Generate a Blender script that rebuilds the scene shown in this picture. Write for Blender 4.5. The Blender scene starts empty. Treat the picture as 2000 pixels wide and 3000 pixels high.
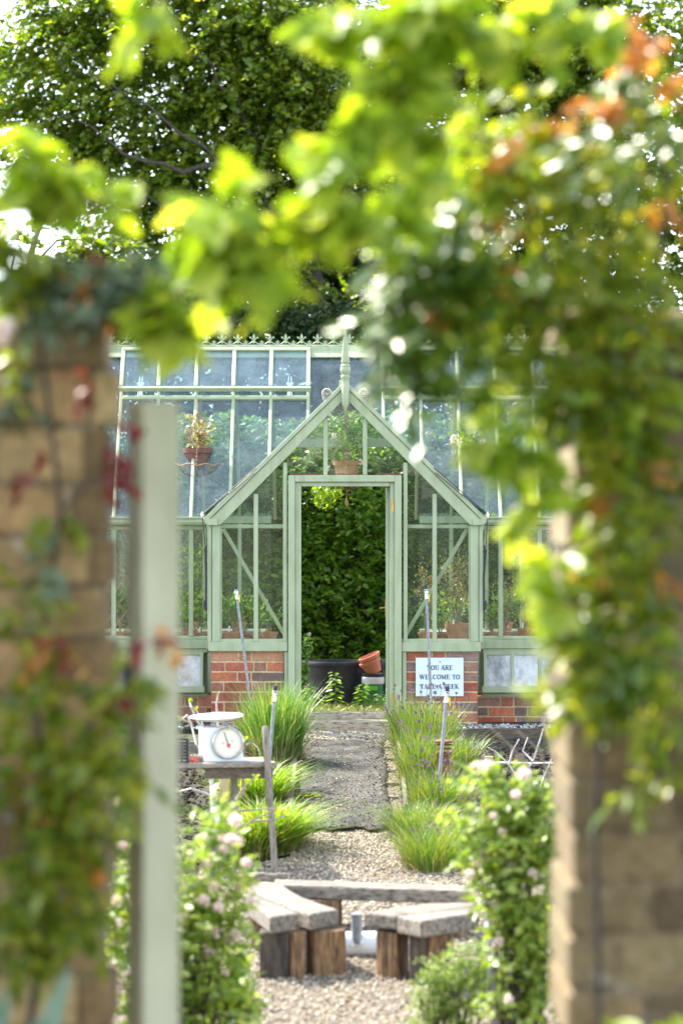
import bpy, math, random
import numpy as np
from mathutils import Vector, Matrix, noise

R = random.Random(11)
rng = np.random.default_rng(11)
sc = bpy.context.scene
COL = sc.collection
PI = math.pi
F, CZ = 10240.0, 1.8                     # focal length in photo pixels, camera height

# ------------------------------------------------------------------ helpers
def at(x, y, Y):
    return Vector(((x-1000)*Y/F, Y, CZ+(1500-y)*Y/F))
def onz(x, y, z):
    Y = F*(CZ-z)/(y-1500)
    return Vector(((x-1000)*Y/F, Y, z))
def gz(Y):                                # ground profile: the garden climbs to the greenhouse
    return float(np.interp(Y, [18, 19, 20.3, 24, 31.6, 31.9, 33], [-1.05, -.99, -.88, -.67, -.17, -.18, -.22]))

ORG = {}
def tag(o, label=None, cat=None, group=None, kind=None):
    if label: o['label'] = label
    if cat: o['category'] = cat
    if group: o['group'] = group
    if kind: o['kind'] = kind
    return o
def thing(name, label, cat, loc, group=None):
    o = bpy.data.objects.new(name, None); COL.objects.link(o)
    o.empty_display_size = .1
    o.location = loc; ORG[o.name] = Vector(loc)
    return tag(o, label, cat, group)
def link(name, me, mat, parent, org):
    o = bpy.data.objects.new(name, me); COL.objects.link(o)
    if mat: me.materials.append(mat)
    if parent: o.parent = parent
    else: o.location = org
    ORG[o.name] = org
    return o
def origin(parent, pts):
    if parent: return ORG[parent.name]
    p = np.asarray(pts); 
    return Vector(((p[:,0].min()+p[:,0].max())/2, (p[:,1].min()+p[:,1].max())/2, p[:,2].min()))

class MB:
    def __init__(s): s.v=[]; s.f=[]; s.c=[]
    def add(s, vs, fs, c=None):
        n=len(s.v); s.v += [tuple(v) for v in vs]
        for f in fs: s.f.append([i+n for i in f]); s.c.append(c)
        return s
    def hexa(s, p, c=None):               # p: 4 bottom then 4 top
        return s.add(p, [(3,2,1,0),(4,5,6,7),(0,1,5,4),(1,2,6,5),(2,3,7,6),(3,0,4,7)], c)
    def box(s, x0,x1,y0,y1,z0,z1, c=None):
        return s.hexa([(x0,y0,z0),(x1,y0,z0),(x1,y1,z0),(x0,y1,z0),(x0,y0,z1),(x1,y0,z1),(x1,y1,z1),(x0,y1,z1)], c)
    def pbox(s, x0,x1,y0,y1,Yf,Yb, c=None):   # a rectangle of the front plane Yf, with depth to Yb
        a=at(x0,y1,Yf); b=at(x1,y0,Yf)
        return s.box(a.x,b.x,Yf,Yb,a.z,b.z,c)
    def prism(s, poly, vec, c=None):
        n=len(poly); vec=Vector(vec); q=[Vector(p) for p in poly]
        vs=q+[p+vec for p in q]
        fs=[list(range(n)), list(range(2*n-1,n-1,-1))]+[(i,i+n,(i+1)%n+n,(i+1)%n) for i in range(n)]
        return s.add(vs, fs, c)
    def bar(s, p, q, w, d, up=(0,0,1), c=None):
        p=Vector(p); q=Vector(q); t=(q-p).normalized(); x=t.cross(Vector(up)).normalized(); u=x.cross(t)
        P=[]
        for e in (p,q):
            for a,b in ((-1,-1),(1,-1),(1,1),(-1,1)): P.append(e+x*(a*w/2)+u*(b*d/2))
        return s.hexa(P, c)
    def tube(s, pts, r, n=8, c=None):
        pts=[Vector(p) for p in pts]
        if not hasattr(r,'__len__'): r=[r]*len(pts)
        vs=[]; ref=Vector((.3,.2,.93))
        for i,p in enumerate(pts):
            t=(pts[min(i+1,len(pts)-1)]-pts[max(i-1,0)]).normalized()
            x=t.cross(ref)
            if x.length<.1: x=t.cross(Vector((1,0,0)))
            x.normalize(); y=t.cross(x)
            for k in range(n):
                a=2*PI*k/n; vs.append(p+(x*math.cos(a)+y*math.sin(a))*r[i])
        fs=[]
        for i in range(len(pts)-1):
            for k in range(n):
                fs.append((i*n+k, i*n+(k+1)%n, (i+1)*n+(k+1)%n, (i+1)*n+k))
        fs.append(list(range(n))[::-1]); m=(len(pts)-1)*n; fs.append([m+k for k in range(n)])
        return s.add(vs, fs, c)
    def lathe(s, prof, base, axis=(0,0,1), n=24, c=None, cap=True):
        base=Vector(base); ax=Vector(axis).normalized()
        x=ax.cross(Vector((.0,.3,1)) if abs(ax.z)<.9 else Vector((0,1,0))).normalized(); y=ax.cross(x)
        vs=[]
        for r,h in prof:
            for k in range(n):
                a=2*PI*k/n; vs.append(base+ax*h+(x*math.cos(a)+y*math.sin(a))*max(r,1e-4))
        fs=[]
        for i in range(len(prof)-1):
            for k in range(n): fs.append((i*n+k, i*n+(k+1)%n, (i+1)*n+(k+1)%n, (i+1)*n+k))
        if cap:
            fs.append(list(range(n))[::-1]); m=(len(prof)-1)*n; fs.append([m+k for k in range(n)])
        return s.add(vs, fs, c)
    def ball(s, cen, r, n=12, m=8, c=None):
        prof=[(math.sin(PI*i/m), -math.cos(PI*i/m)) for i in range(m+1)]
        if not hasattr(r,'__len__'): r=(r,r,r)
        vs=[]; cen=Vector(cen)
        for a,h in prof:
            for k in range(n):
                t=2*PI*k/n; vs.append(cen+Vector((a*math.cos(t)*r[0],a*math.sin(t)*r[1],h*r[2])))
        fs=[(i*n+k,i*n+(k+1)%n,(i+1)*n+(k+1)%n,(i+1)*n+k) for i in range(m) for k in range(n)]
        return s.add(vs,fs,c)
    def build(s, name, mat, parent=None, smooth=False, bevel=0, segs=2, org=None):
        org = Vector(org) if org is not None else origin(parent, s.v)
        me=bpy.data.meshes.new(name)
        me.from_pydata([tuple(Vector(v)-org) for v in s.v], [], s.f); 
        if any(c is not None for c in s.c):
            a=me.attributes.new('tint','FLOAT_COLOR','FACE')
            a.data.foreach_set('color', np.array([list(c or (.5,.5,.5))+[1] for c in s.c],dtype=np.float32).ravel())
        me.validate()
        if smooth: me.polygons.foreach_set('use_smooth', [True]*len(me.polygons))
        o=link(name, me, mat, parent, org)
        if bevel:
            b=o.modifiers.new('bevel','BEVEL'); b.width=bevel; b.segments=segs; b.limit_method='ANGLE'; b.angle_limit=.7
        if smooth:
            try: me.set_sharp_from_angle(angle=.7)
            except Exception: pass
        return o

def arrmesh(name, V, faces, k, mat, parent, rnd=None, smooth=False):
    """V (n,k,3): n copies of a template with k vertices and the given faces; rnd: one number per copy."""
    n=V.shape[0]; org=origin(parent, V.reshape(-1,3)); V=V-np.array(org)
    me=bpy.data.meshes.new(name)
    me.vertices.add(n*k); me.vertices.foreach_set('co', V.astype(np.float32).ravel())
    lt=np.array([len(f) for f in faces]); flat=np.concatenate([np.array(f) for f in faces])
    loops=(flat[None,:]+np.arange(n)[:,None]*k).ravel()
    tot=np.tile(lt,n); start=np.concatenate([[0],np.cumsum(tot)[:-1]])
    me.loops.add(len(loops)); me.loops.foreach_set('vertex_index', loops.astype(np.int32))
    me.polygons.add(len(tot)); me.polygons.foreach_set('loop_start', start.astype(np.int32))
    try: me.polygons.foreach_set('loop_total', tot.astype(np.int32))
    except Exception: pass
    me.update(calc_edges=True)
    if rnd is None: rnd=rng.random(n)
    a=me.attributes.new('rnd','FLOAT','FACE'); a.data.foreach_set('value', np.repeat(rnd,len(lt)).astype(np.float32))
    if smooth: me.polygons.foreach_set('use_smooth', [True]*len(me.polygons))
    return link(name, me, mat, parent, org)

def unit(a): return a/np.maximum(np.linalg.norm(a,axis=-1,keepdims=True),1e-9)
def runit(n): return unit(rng.normal(size=(n,3)))

OVAL=(np.array([(0,0,0),(.24,.22,.05),(.27,.5,.07),(.16,.8,.03),(0,1,-.06),(-.16,.8,.03),(-.27,.5,.07),(-.24,.22,.05)]), [(0,1,2,3,4),(0,4,5,6,7)])
RHOMB=(np.array([(0,0,0),(.33,.45,.08),(0,1,-.05),(-.33,.45,.08)]), [(0,1,2),(0,2,3)])
LOBE=(np.array([(0,0,0),(.22,-.10,.02),(.5,.05,.07),(.33,.28,.04),(.52,.55,.06),(.24,.55,.02),(.2,.8,.0),(0,1,-.1),
                (-.2,.8,0),(-.24,.55,.02),(-.52,.55,.06),(-.33,.28,.04),(-.5,.05,.07),(-.22,-.10,.02)]), [(0,1,2,3,4,5,6,7),(0,7,8,9,10,11,12,13)])
NARROW=(np.array([(0,0,0),(.1,.4,.03),(0,1,-.04),(-.1,.4,.03)]), [(0,1,2),(0,2,3)])

def leaves(name, mat, parent, P, D, N, S, tpl=OVAL, rnd=None):
    t,fs=tpl; D=unit(D); X=unit(np.cross(D,N)); N=np.cross(X,D)
    S=np.asarray(S)[:,None,None]
    V=P[:,None,:]+S*(t[None,:,0:1]*X[:,None,:]+t[None,:,1:2]*D[:,None,:]+t[None,:,2:3]*N[:,None,:])
    return arrmesh(name, V, fs, len(t), mat, parent, rnd)

def ell(n, c, r, shell=.35):
    d=runit(n); u=rng.random((n,1))**shell
    return np.array(c)+d*u*np.array(r), d
def sprays(C, T, L, nl, droop=.25, spread=.35):
    """leafy twigs: from points C along T, nl leaves each -> positions, leaf directions, normals"""
    m=len(C); t=np.linspace(.1,1,nl)[None,:,None]
    T=unit(T); L=np.asarray(L).reshape(-1,1,1)
    side=unit(np.cross(T,np.array([0,0,1.])+.25*rng.normal(size=(m,3))))
    sg=np.where(np.arange(nl)%2==0,1,-1)[None,:,None]
    P=C[:,None,:]+T[:,None,:]*L*t+np.array([0,0,-1.])*droop*L*t**2+rng.normal(size=(m,nl,3))*.04*L
    D=T[:,None,:]*.6+side[:,None,:]*sg*.9+rng.normal(size=(m,nl,3))*spread+np.array([0,0,-.25])
    N=np.array([0,0,1.])+rng.normal(size=(m,nl,3))*.45
    return P.reshape(-1,3), D.reshape(-1,3), np.broadcast_to(N,(m,nl,3)).reshape(-1,3)

ICO_T=(1+5**.5)/2
ICO=np.array([(-1,ICO_T,0),(1,ICO_T,0),(-1,-ICO_T,0),(1,-ICO_T,0),(0,-1,ICO_T),(0,1,ICO_T),(0,-1,-ICO_T),(0,1,-ICO_T),(ICO_T,0,-1),(ICO_T,0,1),(-ICO_T,0,-1),(-ICO_T,0,1)])/1.9
ICOF=[(0,11,5),(0,5,1),(0,1,7),(0,7,10),(0,10,11),(1,5,9),(5,11,4),(11,10,2),(10,7,6),(7,1,8),(3,9,4),(3,4,2),(3,2,6),(3,6,8),(3,8,9),(4,9,5),(2,4,11),(6,2,10),(8,6,7),(9,8,1)]
def pebbles(name, mat, P, S, parent=None, flat=.6, kind=None, rnd=None, jag=.18):
    n=len(P); q=unit(rng.normal(size=(n,4)))
    w,x,y,z=q.T
    M=np.stack([1-2*(y*y+z*z),2*(x*y-z*w),2*(x*z+y*w),2*(x*y+z*w),1-2*(x*x+z*z),2*(y*z-x*w),2*(x*z-y*w),2*(y*z+x*w),1-2*(x*x+y*y)],1).reshape(n,3,3)
    sc_=np.stack([np.ones(n),.6+.35*rng.random(n),flat*(.6+.5*rng.random(n))],1)*S[:,None]
    V=ICO[None]*(1+jag*rng.normal(size=(n,12,1)))*sc_[:,None,:]
    V=np.einsum('nij,nkj->nki',M,V); V[:,:,2]*=.75
    o=arrmesh(name, V+P[:,None,:], ICOF, 12, mat, parent, rnd)
    if kind: o['kind']=kind
    return o

def blades(name, mat, parent, B, H, lean, W, bend=.6, segs=4, rnd=None):
    """grass blades from base points B, height H, lean (n,2) horizontal reach, width W"""
    n=len(B); t=np.linspace(0,1,segs+1)
    z=H[:,None]*(t-.28*bend*t**3)[None]; h=lean[:,:,None]*(t**2)[None,None]*(.4+bend)
    side=unit(np.stack([-lean[:,1],lean[:,0]],1)+rng.normal(size=(n,2))*.1+1e-6)
    wd=W[:,None]*(1-t[None]**2.2*.93)/2
    c=np.stack([B[:,0:1]+h[:,0],B[:,1:2]+h[:,1],B[:,2:3]+z],2)
    s=np.zeros((n,1,3)); s[:,0,:2]=side
    V=np.concatenate([c-s*wd[:,:,None],c+s*wd[:,:,None]],1)
    k=segs+1
    fs=[(i,i+k,i+1+k,i+1) for i in range(segs)]
    return arrmesh(name, V, fs, 2*k, mat, parent, rnd)

# ------------------------------------------------------------------ materials
def L(*c):                                # sRGB 0-255 -> linear
    return tuple((v/255/12.92 if v/255<=.04045 else ((v/255+.055)/1.055)**2.4) for v in c)+(1,)
def newmat(name):
    m=bpy.data.materials.new(name); m.use_nodes=True; nt=m.node_tree; nt.nodes.clear()
    out=nt.nodes.new('ShaderNodeOutputMaterial'); b=nt.nodes.new('ShaderNodeBsdfPrincipled')
    nt.links.new(b.outputs[0],out.inputs[0]); return m,nt,b,out
def N_(nt,t,**k):
    n=nt.nodes.new(t)
    for a,v in k.items(): setattr(n,a,v)
    return n
def ramp(nt, src, cols):
    r=N_(nt,'ShaderNodeValToRGB'); e=r.color_ramp.elements
    for i,(p,c) in enumerate(cols):
        if i<2: el=e[i]; el.position=p
        else: el=e.new(p)
        el.color=c
    nt.links.new(src,r.inputs[0]); return r.outputs[0]
def mixc(nt, fac, a, b, mode='MIX'):
    m=N_(nt,'ShaderNodeMix',data_type='RGBA',blend_type=mode)
    for i,v in ((0,fac),(6,a),(7,b)):
        if hasattr(v,'is_output'): nt.links.new(v,m.inputs[i])
        else: m.inputs[i].default_value=v
    return m.outputs[2]
def noise_(nt, scale, detail=4, rough=.6, vec=None, stretch=None):
    n=N_(nt,'ShaderNodeTexNoise'); n.inputs['Scale'].default_value=scale; n.inputs['Detail'].default_value=detail; n.inputs['Roughness'].default_value=rough
    tc=N_(nt,'ShaderNodeTexCoord'); src=tc.outputs['Object']
    if stretch:
        mp=N_(nt,'ShaderNodeMapping'); mp.inputs['Scale'].default_value=stretch; nt.links.new(src,mp.inputs[0]); src=mp.outputs[0]
    nt.links.new(src,n.inputs['Vector']); return n.outputs['Fac']
def bump(nt, b, h, strength=.3, dist=.01):
    bp=N_(nt,'ShaderNodeBump'); bp.inputs['Strength'].default_value=strength; bp.inputs['Distance'].default_value=dist
    nt.links.new(h,bp.inputs['Height']); nt.links.new(bp.outputs[0],b.inputs['Normal'])
def simple(name, c1, c2=None, scale=20, rough=.5, metal=0, bmp=0, stretch=None, spec=.5, pos=(.35,.65)):
    m,nt,b,_=newmat(name)
    n=noise_(nt,scale,stretch=stretch)
    c=ramp(nt,n,[(pos[0],c1),(pos[1],c2 or c1)])
    nt.links.new(c,b.inputs['Base Color']); b.inputs['Roughness'].default_value=rough; b.inputs['Metallic'].default_value=metal
    b.inputs['Specular IOR Level'].default_value=spec
    if bmp: bump(nt,b,n,bmp)
    return m
def leafmat(name, cols, trans=(1.5,1.6,.45), fac=.45, rough=.4, spec=.5):
    m,nt,b,out=newmat(name)
    a=N_(nt,'ShaderNodeAttribute',attribute_name='rnd')
    c=ramp(nt,a.outputs['Fac'],[(i/(len(cols)-1) if len(cols)>1 else 0,k) for i,k in enumerate(cols)])
    nt.links.new(c,b.inputs['Base Color']); b.inputs['Roughness'].default_value=rough; b.inputs['Specular IOR Level'].default_value=spec
    tr=N_(nt,'ShaderNodeBsdfTranslucent'); tc=mixc(nt,1.0,c,tuple(trans)+(1,),'MULTIPLY'); nt.links.new(tc,tr.inputs[0])
    mx=N_(nt,'ShaderNodeMixShader'); mx.inputs[0].default_value=fac
    nt.links.new(b.outputs[0],mx.inputs[1]); nt.links.new(tr.outputs[0],mx.inputs[2]); nt.links.new(mx.outputs[0],out.inputs[0])
    return m
def tintmat(name, rough=.85, nscale=60, amt=.35, bmp=.4):
    m,nt,b,_=newmat(name)
    a=N_(nt,'ShaderNodeAttribute',attribute_name='tint'); n=noise_(nt,nscale)
    d=ramp(nt,n,[(.25,(1-amt,1-amt,1-amt,1)),(.75,(1+amt*.6,1+amt*.6,1+amt*.6,1))])
    n2=noise_(nt,nscale*.17); d2=ramp(nt,n2,[(.35,(.78,.76,.74,1)),(.65,(1.1,1.1,1.1,1))])
    c=mixc(nt,1.0,a.outputs['Color'],d,'MULTIPLY'); c=mixc(nt,1.0,c,d2,'MULTIPLY')
    nt.links.new(c,b.inputs['Base Color']); b.inputs['Roughness'].default_value=rough; bump(nt,b,n,bmp)
    n5=noise_(nt,nscale*.3,5,.7); lf=ramp(nt,n5,[(.60,(0,0,0,1)),(.70,(.6,.6,.6,1))]); nt.links.new(mixc(nt,lf,c,(.42,.40,.33,1) if nscale<50 else (.40,.33,.26,1)),b.inputs['Base Color'])
    return m
def glassmat(name, tint=(.93,.96,.95), dirt=.05, dirtc=(.55,.62,.62), gloss=1.0):
    m,nt,b,out=newmat(name); nt.nodes.remove(b)
    tr=N_(nt,'ShaderNodeBsdfTransparent'); tr.inputs[0].default_value=tint+(1,)
    gl=N_(nt,'ShaderNodeBsdfGlossy'); gl.inputs['Roughness'].default_value=.03; gl.inputs[0].default_value=(gloss,gloss,gloss,1)
    fr=N_(nt,'ShaderNodeFresnel'); ge=N_(nt,'ShaderNodeNewGeometry'); io=N_(nt,'ShaderNodeMapRange'); io.inputs[3].default_value=1.5; io.inputs[4].default_value=1/1.5; nt.links.new(ge.outputs['Backfacing'],io.inputs[0]); nt.links.new(io.outputs[0],fr.inputs[0])
    m1=N_(nt,'ShaderNodeMixShader'); nt.links.new(fr.outputs[0],m1.inputs[0]); nt.links.new(tr.outputs[0],m1.inputs[1]); nt.links.new(gl.outputs[0],m1.inputs[2])
    df=N_(nt,'ShaderNodeBsdfDiffuse'); df.inputs[0].default_value=dirtc+(1,)
    n=noise_(nt,5,6,.7,stretch=(1,1,.6)); n2=noise_(nt,90,2,.5)
    f1=N_(nt,'ShaderNodeMapRange'); f1.inputs[1].default_value=.35; f1.inputs[2].default_value=.8; f1.inputs[3].default_value=dirt*.35; f1.inputs[4].default_value=dirt*2.2; nt.links.new(n,f1.inputs[0])
    f2=N_(nt,'ShaderNodeMapRange'); f2.inputs[1].default_value=.68; f2.inputs[2].default_value=.78; f2.inputs[3].default_value=0; f2.inputs[4].default_value=.22; nt.links.new(n2,f2.inputs[0])
    ad=N_(nt,'ShaderNodeMath',operation='ADD'); nt.links.new(f1.outputs[0],ad.inputs[0]); nt.links.new(f2.outputs[0],ad.inputs[1])
    m2=N_(nt,'ShaderNodeMixShader'); nt.links.new(ad.outputs[0],m2.inputs[0]); nt.links.new(m1.outputs[0],m2.inputs[1]); nt.links.new(df.outputs[0],m2.inputs[2])
    nt.links.new(m2.outputs[0],out.inputs[0]); return m
def woodmat(name, c1, c2, crack, axis=(12,1.2,12), rough=.85):
    m,nt,b,_=newmat(name)
    n=noise_(nt,9,6,.7,stretch=axis); n2=noise_(nt,3,3,.6)
    c=ramp(nt,n,[(.36,crack),(.47,c1),(.68,c2)])
    d=ramp(nt,n2,[(.3,(.75,.75,.75,1)),(.7,(1.12,1.1,1.06,1))])
    nt.links.new(mixc(nt,1.0,c,d,'MULTIPLY'),b.inputs['Base Color']); b.inputs['Roughness'].default_value=rough; bump(nt,b,n,.6,.008)
    return m

M={}
def paint(name, c, dark):
    m,nt,b,_=newmat(name)
    n=noise_(nt,2.3,5,.65); n2=noise_(nt,45,3,.6)
    base=ramp(nt,n,[(.3,tuple(v*.86 for v in c[:3])+(1,)),(.7,c)])
    sp=ramp(nt,n2,[(.70,(0,0,0,1)),(.80,(1,1,1,1))])
    n4=noise_(nt,5,5,.65,stretch=(2.2,2.2,.5)); stk=ramp(nt,n4,[(.36,(.86,.87,.80,1)),(.56,(1.03,1.03,1.03,1))]); nt.links.new(mixc(nt,1.0,mixc(nt,sp,base,dark),stk,'MULTIPLY'),b.inputs['Base Color']); b.inputs['Roughness'].default_value=.5
    bump(nt,b,n2,.05,.002); return m
M['frame']=paint('sage_paint',(.375,.435,.275,1),(.22,.24,.14,1))
M['post']=paint('gate_paint',(.48,.475,.335,1),(.33,.32,.2,1))
M['brick']=tintmat('brick',.9,70,.4,.5)
M['stone']=tintmat('rubble_stone',.95,26,.45,.8)
M['glass']=glassmat('wall_glass',(.96,.98,.965),.032,(.46,.57,.40),.35)
M['roofglass']=glassmat('roof_glass',(.84,.92,.94),.058,(.46,.58,.61),.8)
M['sashglass']=glassmat('sash_glass',(.6,.64,.63),.50,(.86,.88,.88))
M['wood_grey']=woodmat('weathered_sleeper',(.17,.145,.115,1),(.31,.275,.225,1),(.03,.025,.02,1),(.8,5,5))
M['wood_grey_v']=woodmat('weathered_post',(.24,.21,.17,1),(.38,.34,.28,1),(.08,.065,.05,1),(14,14,1.3))
M['wood_table']=woodmat('table_plank',(.25,.22,.18,1),(.40,.36,.30,1),(.08,.07,.055,1),(1.3,14,14))
M['wood_new']=woodmat('sawn_stake',(.55,.42,.24,1),(.66,.52,.32,1),(.38,.27,.14,1),(14,14,1.2))
M['wood_dark']=woodmat('terrace_plank',(.11,.085,.06,1),(.20,.16,.12,1),(.04,.03,.02,1),(1.2,12,12))
M['wood_dark_v']=woodmat('stained_sleeper',(.04,.032,.027,1),(.12,.09,.065,1),(.012,.010,.009,1),(4,4,.6))
M['stump']=woodmat('split_log',(.13,.072,.034,1),(.36,.22,.11,1),(.016,.012,.010,1),(3.4,3.4,.55))
M['bark']=simple('bark',(.03,.025,.018,1),(.075,.06,.045,1),18,.95,bmp=.6,stretch=(1,1,.25))
M['twig']=simple('twig',(.16,.12,.085,1),(.32,.27,.21,1),30,.9)
M['twig_pale']=simple('pale_twig',(.42,.38,.33,1),(.6,.57,.52,1),30,.9)
M['metal']=simple('galvanised_steel',(.20,.22,.235,1),(.32,.34,.36,1),35,.5,.5)
M['chrome']=simple('fitting',(.5,.5,.48,1),(.68,.68,.66,1),30,.3,.8)
M['black']=simple('black_plastic',(.012,.013,.016,1),(.024,.026,.03,1),30,.45)
M['tubblack']=simple('black_rubber',(.014,.015,.022,1),(.03,.032,.042,1),8,.55)
M['white']=simple('white_enamel',(.72,.76,.80,1),(.82,.85,.88,1),8,.3)
M['cream']=simple('cream_dial',(.76,.72,.60,1),(.82,.79,.68,1),9,.35)
M['yellow']=simple('yellow_lever',(.75,.48,.03,1),(.8,.55,.05,1),9,.4)
M['red']=simple('red_plastic',(.6,.07,.06,1),(.7,.10,.08,1),9,.4)
M['brass']=simple('brass',(.42,.24,.07,1),(.58,.36,.13,1),50,.4,.7)
M['rust']=simple('rusty_steel',(.115,.045,.025,1),(.21,.085,.045,1),30,.8,.15,bmp=.2)
M['rustiron']=simple('rusty_wire',(.26,.15,.08,1),(.42,.27,.16,1),60,.8)
M['terra']=simple('terracotta',(.36,.145,.075,1),(.50,.24,.14,1),14,.85,bmp=.1)
M['clay']=simple('old_clay',(.15,.065,.05,1),(.23,.11,.085,1),14,.9)
M['terraplastic']=simple('terracotta_plastic',(.50,.17,.09,1),(.55,.20,.11,1),8,.5)
M['green_plastic']=simple('green_plastic',(.01,.15,.05,1),(.015,.19,.07,1),8,.35)
M['lime']=simple('lime_label',(.16,.55,.05,1),(.2,.62,.08,1),30,.4)
M['signboard']=simple('sign_board',(.60,.70,.78,1),(.66,.76,.83,1),5,.4)
M['ink']=simple('sign_ink',(.02,.022,.028,1),None,5,.5)
M['label']=simple('plant_label',(.8,.8,.78,1),None,5,.5)
M['blind']=simple('rolled_blind',(.52,.50,.44,1),(.68,.66,.6,1),40,.9)
M['mortar']=simple('interior_render',(.5,.5,.48,1),(.62,.62,.6,1),9,.9)
M['brushwood']=simple('brush_wood',(.50,.34,.22,1),(.62,.45,.32,1),20,.7)
# leaves
M['leaf_tree']=leafmat('leaf_tree',[(.055,.11,.014,1),(.11,.19,.02,1),(.18,.26,.028,1),(.30,.34,.05,1)],(1.7,1.6,.4),.52,.36,.8)
M['leaf_dark']=leafmat('leaf_dark',[(.012,.03,.010,1),(.025,.055,.015,1),(.05,.085,.02,1)],(1.4,1.5,.5),.3,.5)
M['leaf_hedge']=leafmat('leaf_hedge',[(.045,.115,.012,1),(.095,.20,.018,1),(.155,.27,.024,1),(.24,.35,.035,1)],(1.7,1.6,.4),.55,.38)
M['leaf_vine']=leafmat('leaf_vine',[(.14,.24,.022,1),(.24,.36,.03,1),(.34,.45,.05,1),(.48,.54,.12,1)],(1.6,1.45,.4),.58,.35)
M['leaf_rose']=leafmat('leaf_rose',[(.07,.13,.012,1),(.13,.21,.016,1),(.20,.27,.022,1),(.32,.33,.035,1)],(1.8,1.55,.3),.58,.36,.8)
M['leaf_gloss']=leafmat('leaf_gloss',[(.05,.11,.016,1),(.10,.18,.02,1),(.2,.28,.03,1)],(1.7,1.6,.4),.45,.30,1.0)
M['leaf_glauc']=leafmat('leaf_glauc',[(.10,.15,.085,1),(.16,.21,.12,1)],(1.2,1.3,.6),.3,.4)
M['leaf_rust']=leafmat('leaf_rust',[(.24,.13,.03,1),(.40,.17,.03,1),(.60,.27,.05,1),(.55,.36,.12,1)],(1.5,1.2,.6),.5,.35)
M['leaf_red']=leafmat('leaf_red',[(.10,.012,.012,1),(.2,.02,.022,1),(.26,.05,.03,1)],(1.5,1.0,.8),.4,.4)
M['leaf_bush']=leafmat('leaf_bush',[(.11,.20,.026,1),(.19,.30,.04,1),(.30,.41,.07,1),(.42,.49,.16,1)],(1.6,1.45,.45),.5,.38,.9)
M['leaf_low']=leafmat('leaf_low',[(.11,.19,.04,1),(.21,.31,.06,1),(.36,.44,.13,1)],(1.5,1.4,.5),.5,.42)
M['leaf_pot']=leafmat('leaf_pot',[(.06,.15,.02,1),(.14,.26,.04,1),(.27,.36,.07,1)],(1.5,1.5,.5),.45,.4)
M['leaf_dry']=leafmat('leaf_dry',[(.12,.19,.05,1),(.28,.28,.10,1),(.42,.30,.14,1),(.5,.36,.24,1)],(1.3,1.2,.6),.4,.5)
M['grass_tall']=leafmat('grass_tall',[(.045,.12,.018,1),(.08,.19,.026,1),(.13,.25,.045,1),(.20,.31,.08,1),(.48,.43,.24,1)],(1.4,1.5,.5),.35,.35,.6)
M['grass_chive']=leafmat('grass_chive',[(.05,.13,.022,1),(.09,.20,.03,1),(.15,.25,.04,1),(.24,.28,.06,1),(.45,.32,.09,1)],(1.4,1.5,.5),.3,.4)
M['grass_lily']=leafmat('grass_lily',[(.07,.17,.018,1),(.14,.27,.025,1),(.24,.36,.045,1),(.46,.36,.14,1)],(1.4,1.5,.45),.4,.33,.6)
M['straw']=leafmat('straw',[(.16,.11,.05,1),(.32,.25,.12,1),(.5,.42,.24,1)],(1.2,1.1,.8),.3,.6)
M['grass_lawn']=leafmat('grass_lawn',[(.16,.2,.04,1),(.24,.3,.07,1),(.38,.36,.13,1)],(1.3,1.3,.5),.3,.5)
M['petal_pink']=leafmat('petal_pink',[(.82,.56,.54,1),(.88,.78,.73,1),(.90,.85,.79,1)],(1,.9,.9),.35,.5)
M['petal_purple']=leafmat('petal_purple',[(.14,.07,.12,1),(.24,.13,.23,1),(.36,.22,.37,1)],(1,1,1),.25,.6)
M['iris_leaf']=leafmat('iris_leaf',[(.24,.34,.24,1),(.34,.43,.33,1)],(1.2,1.3,.8),.35,.45)
M['gravel']=leafmat('gravel',[(.07,.05,.035,1),(.22,.17,.115,1),(.37,.30,.21,1),(.48,.42,.32,1),(.26,.24,.21,1),(.42,.34,.23,1),(.58,.52,.42,1)],(1,1,1),.0,.8,.3)
M['clod']=leafmat('soil_clod',[(.018,.013,.010,1),(.035,.026,.02,1),(.06,.046,.035,1)],(1,1,1),.0,.95,.2)
M['flint']=leafmat('flint',[(.16,.16,.17,1),(.34,.34,.34,1),(.5,.49,.46,1)],(1,1,1),.0,.7,.3)

# ------------------------------------------------------------------ world, sun, camera
SUN=Vector((-.50,.40,.80)).normalized()
w=bpy.data.worlds.new('World'); sc.world=w; w.use_nodes=True; nt=w.node_tree
sky=N_(nt,'ShaderNodeTexSky',sky_type='NISHITA'); sky.sun_disc=False
sky.sun_elevation=math.asin(SUN.z); sky.sun_rotation=math.atan2(SUN.x,SUN.y); sky.air_density=.85; sky.dust_density=.3; sky.ozone_density=1.0
bg=nt.nodes['Background']; bg.inputs[1].default_value=.15; hs_=N_(nt,'ShaderNodeHueSaturation'); hs_.inputs['Saturation'].default_value=.52; nt.links.new(sky.outputs[0],hs_.inputs['Color']); nt.links.new(hs_.outputs[0],bg.inputs[0])
ld=bpy.data.lights.new('sun','SUN'); ld.energy=3.2; ld.angle=math.radians(.55); ld.color=(1,.94,.83)
lo=bpy.data.objects.new('sun',ld); COL.objects.link(lo); lo.rotation_euler=(-SUN).to_track_quat('-Z','Y').to_euler(); lo.location=(-20,10,40)
cd=bpy.data.cameras.new('camera'); co=bpy.data.objects.new('camera',cd); COL.objects.link(co); sc.camera=co
co.location=(0,0,CZ); co.rotation_euler=(PI/2,0,0)
cd.sensor_fit='VERTICAL'; cd.sensor_height=36; cd.lens=F/3000*36; cd.clip_end=2000; cd.clip_start=.1
cd.dof.use_dof=True; cd.dof.focus_distance=31.2; cd.dof.aperture_fstop=2.15; cd.dof.aperture_blades=0
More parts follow.
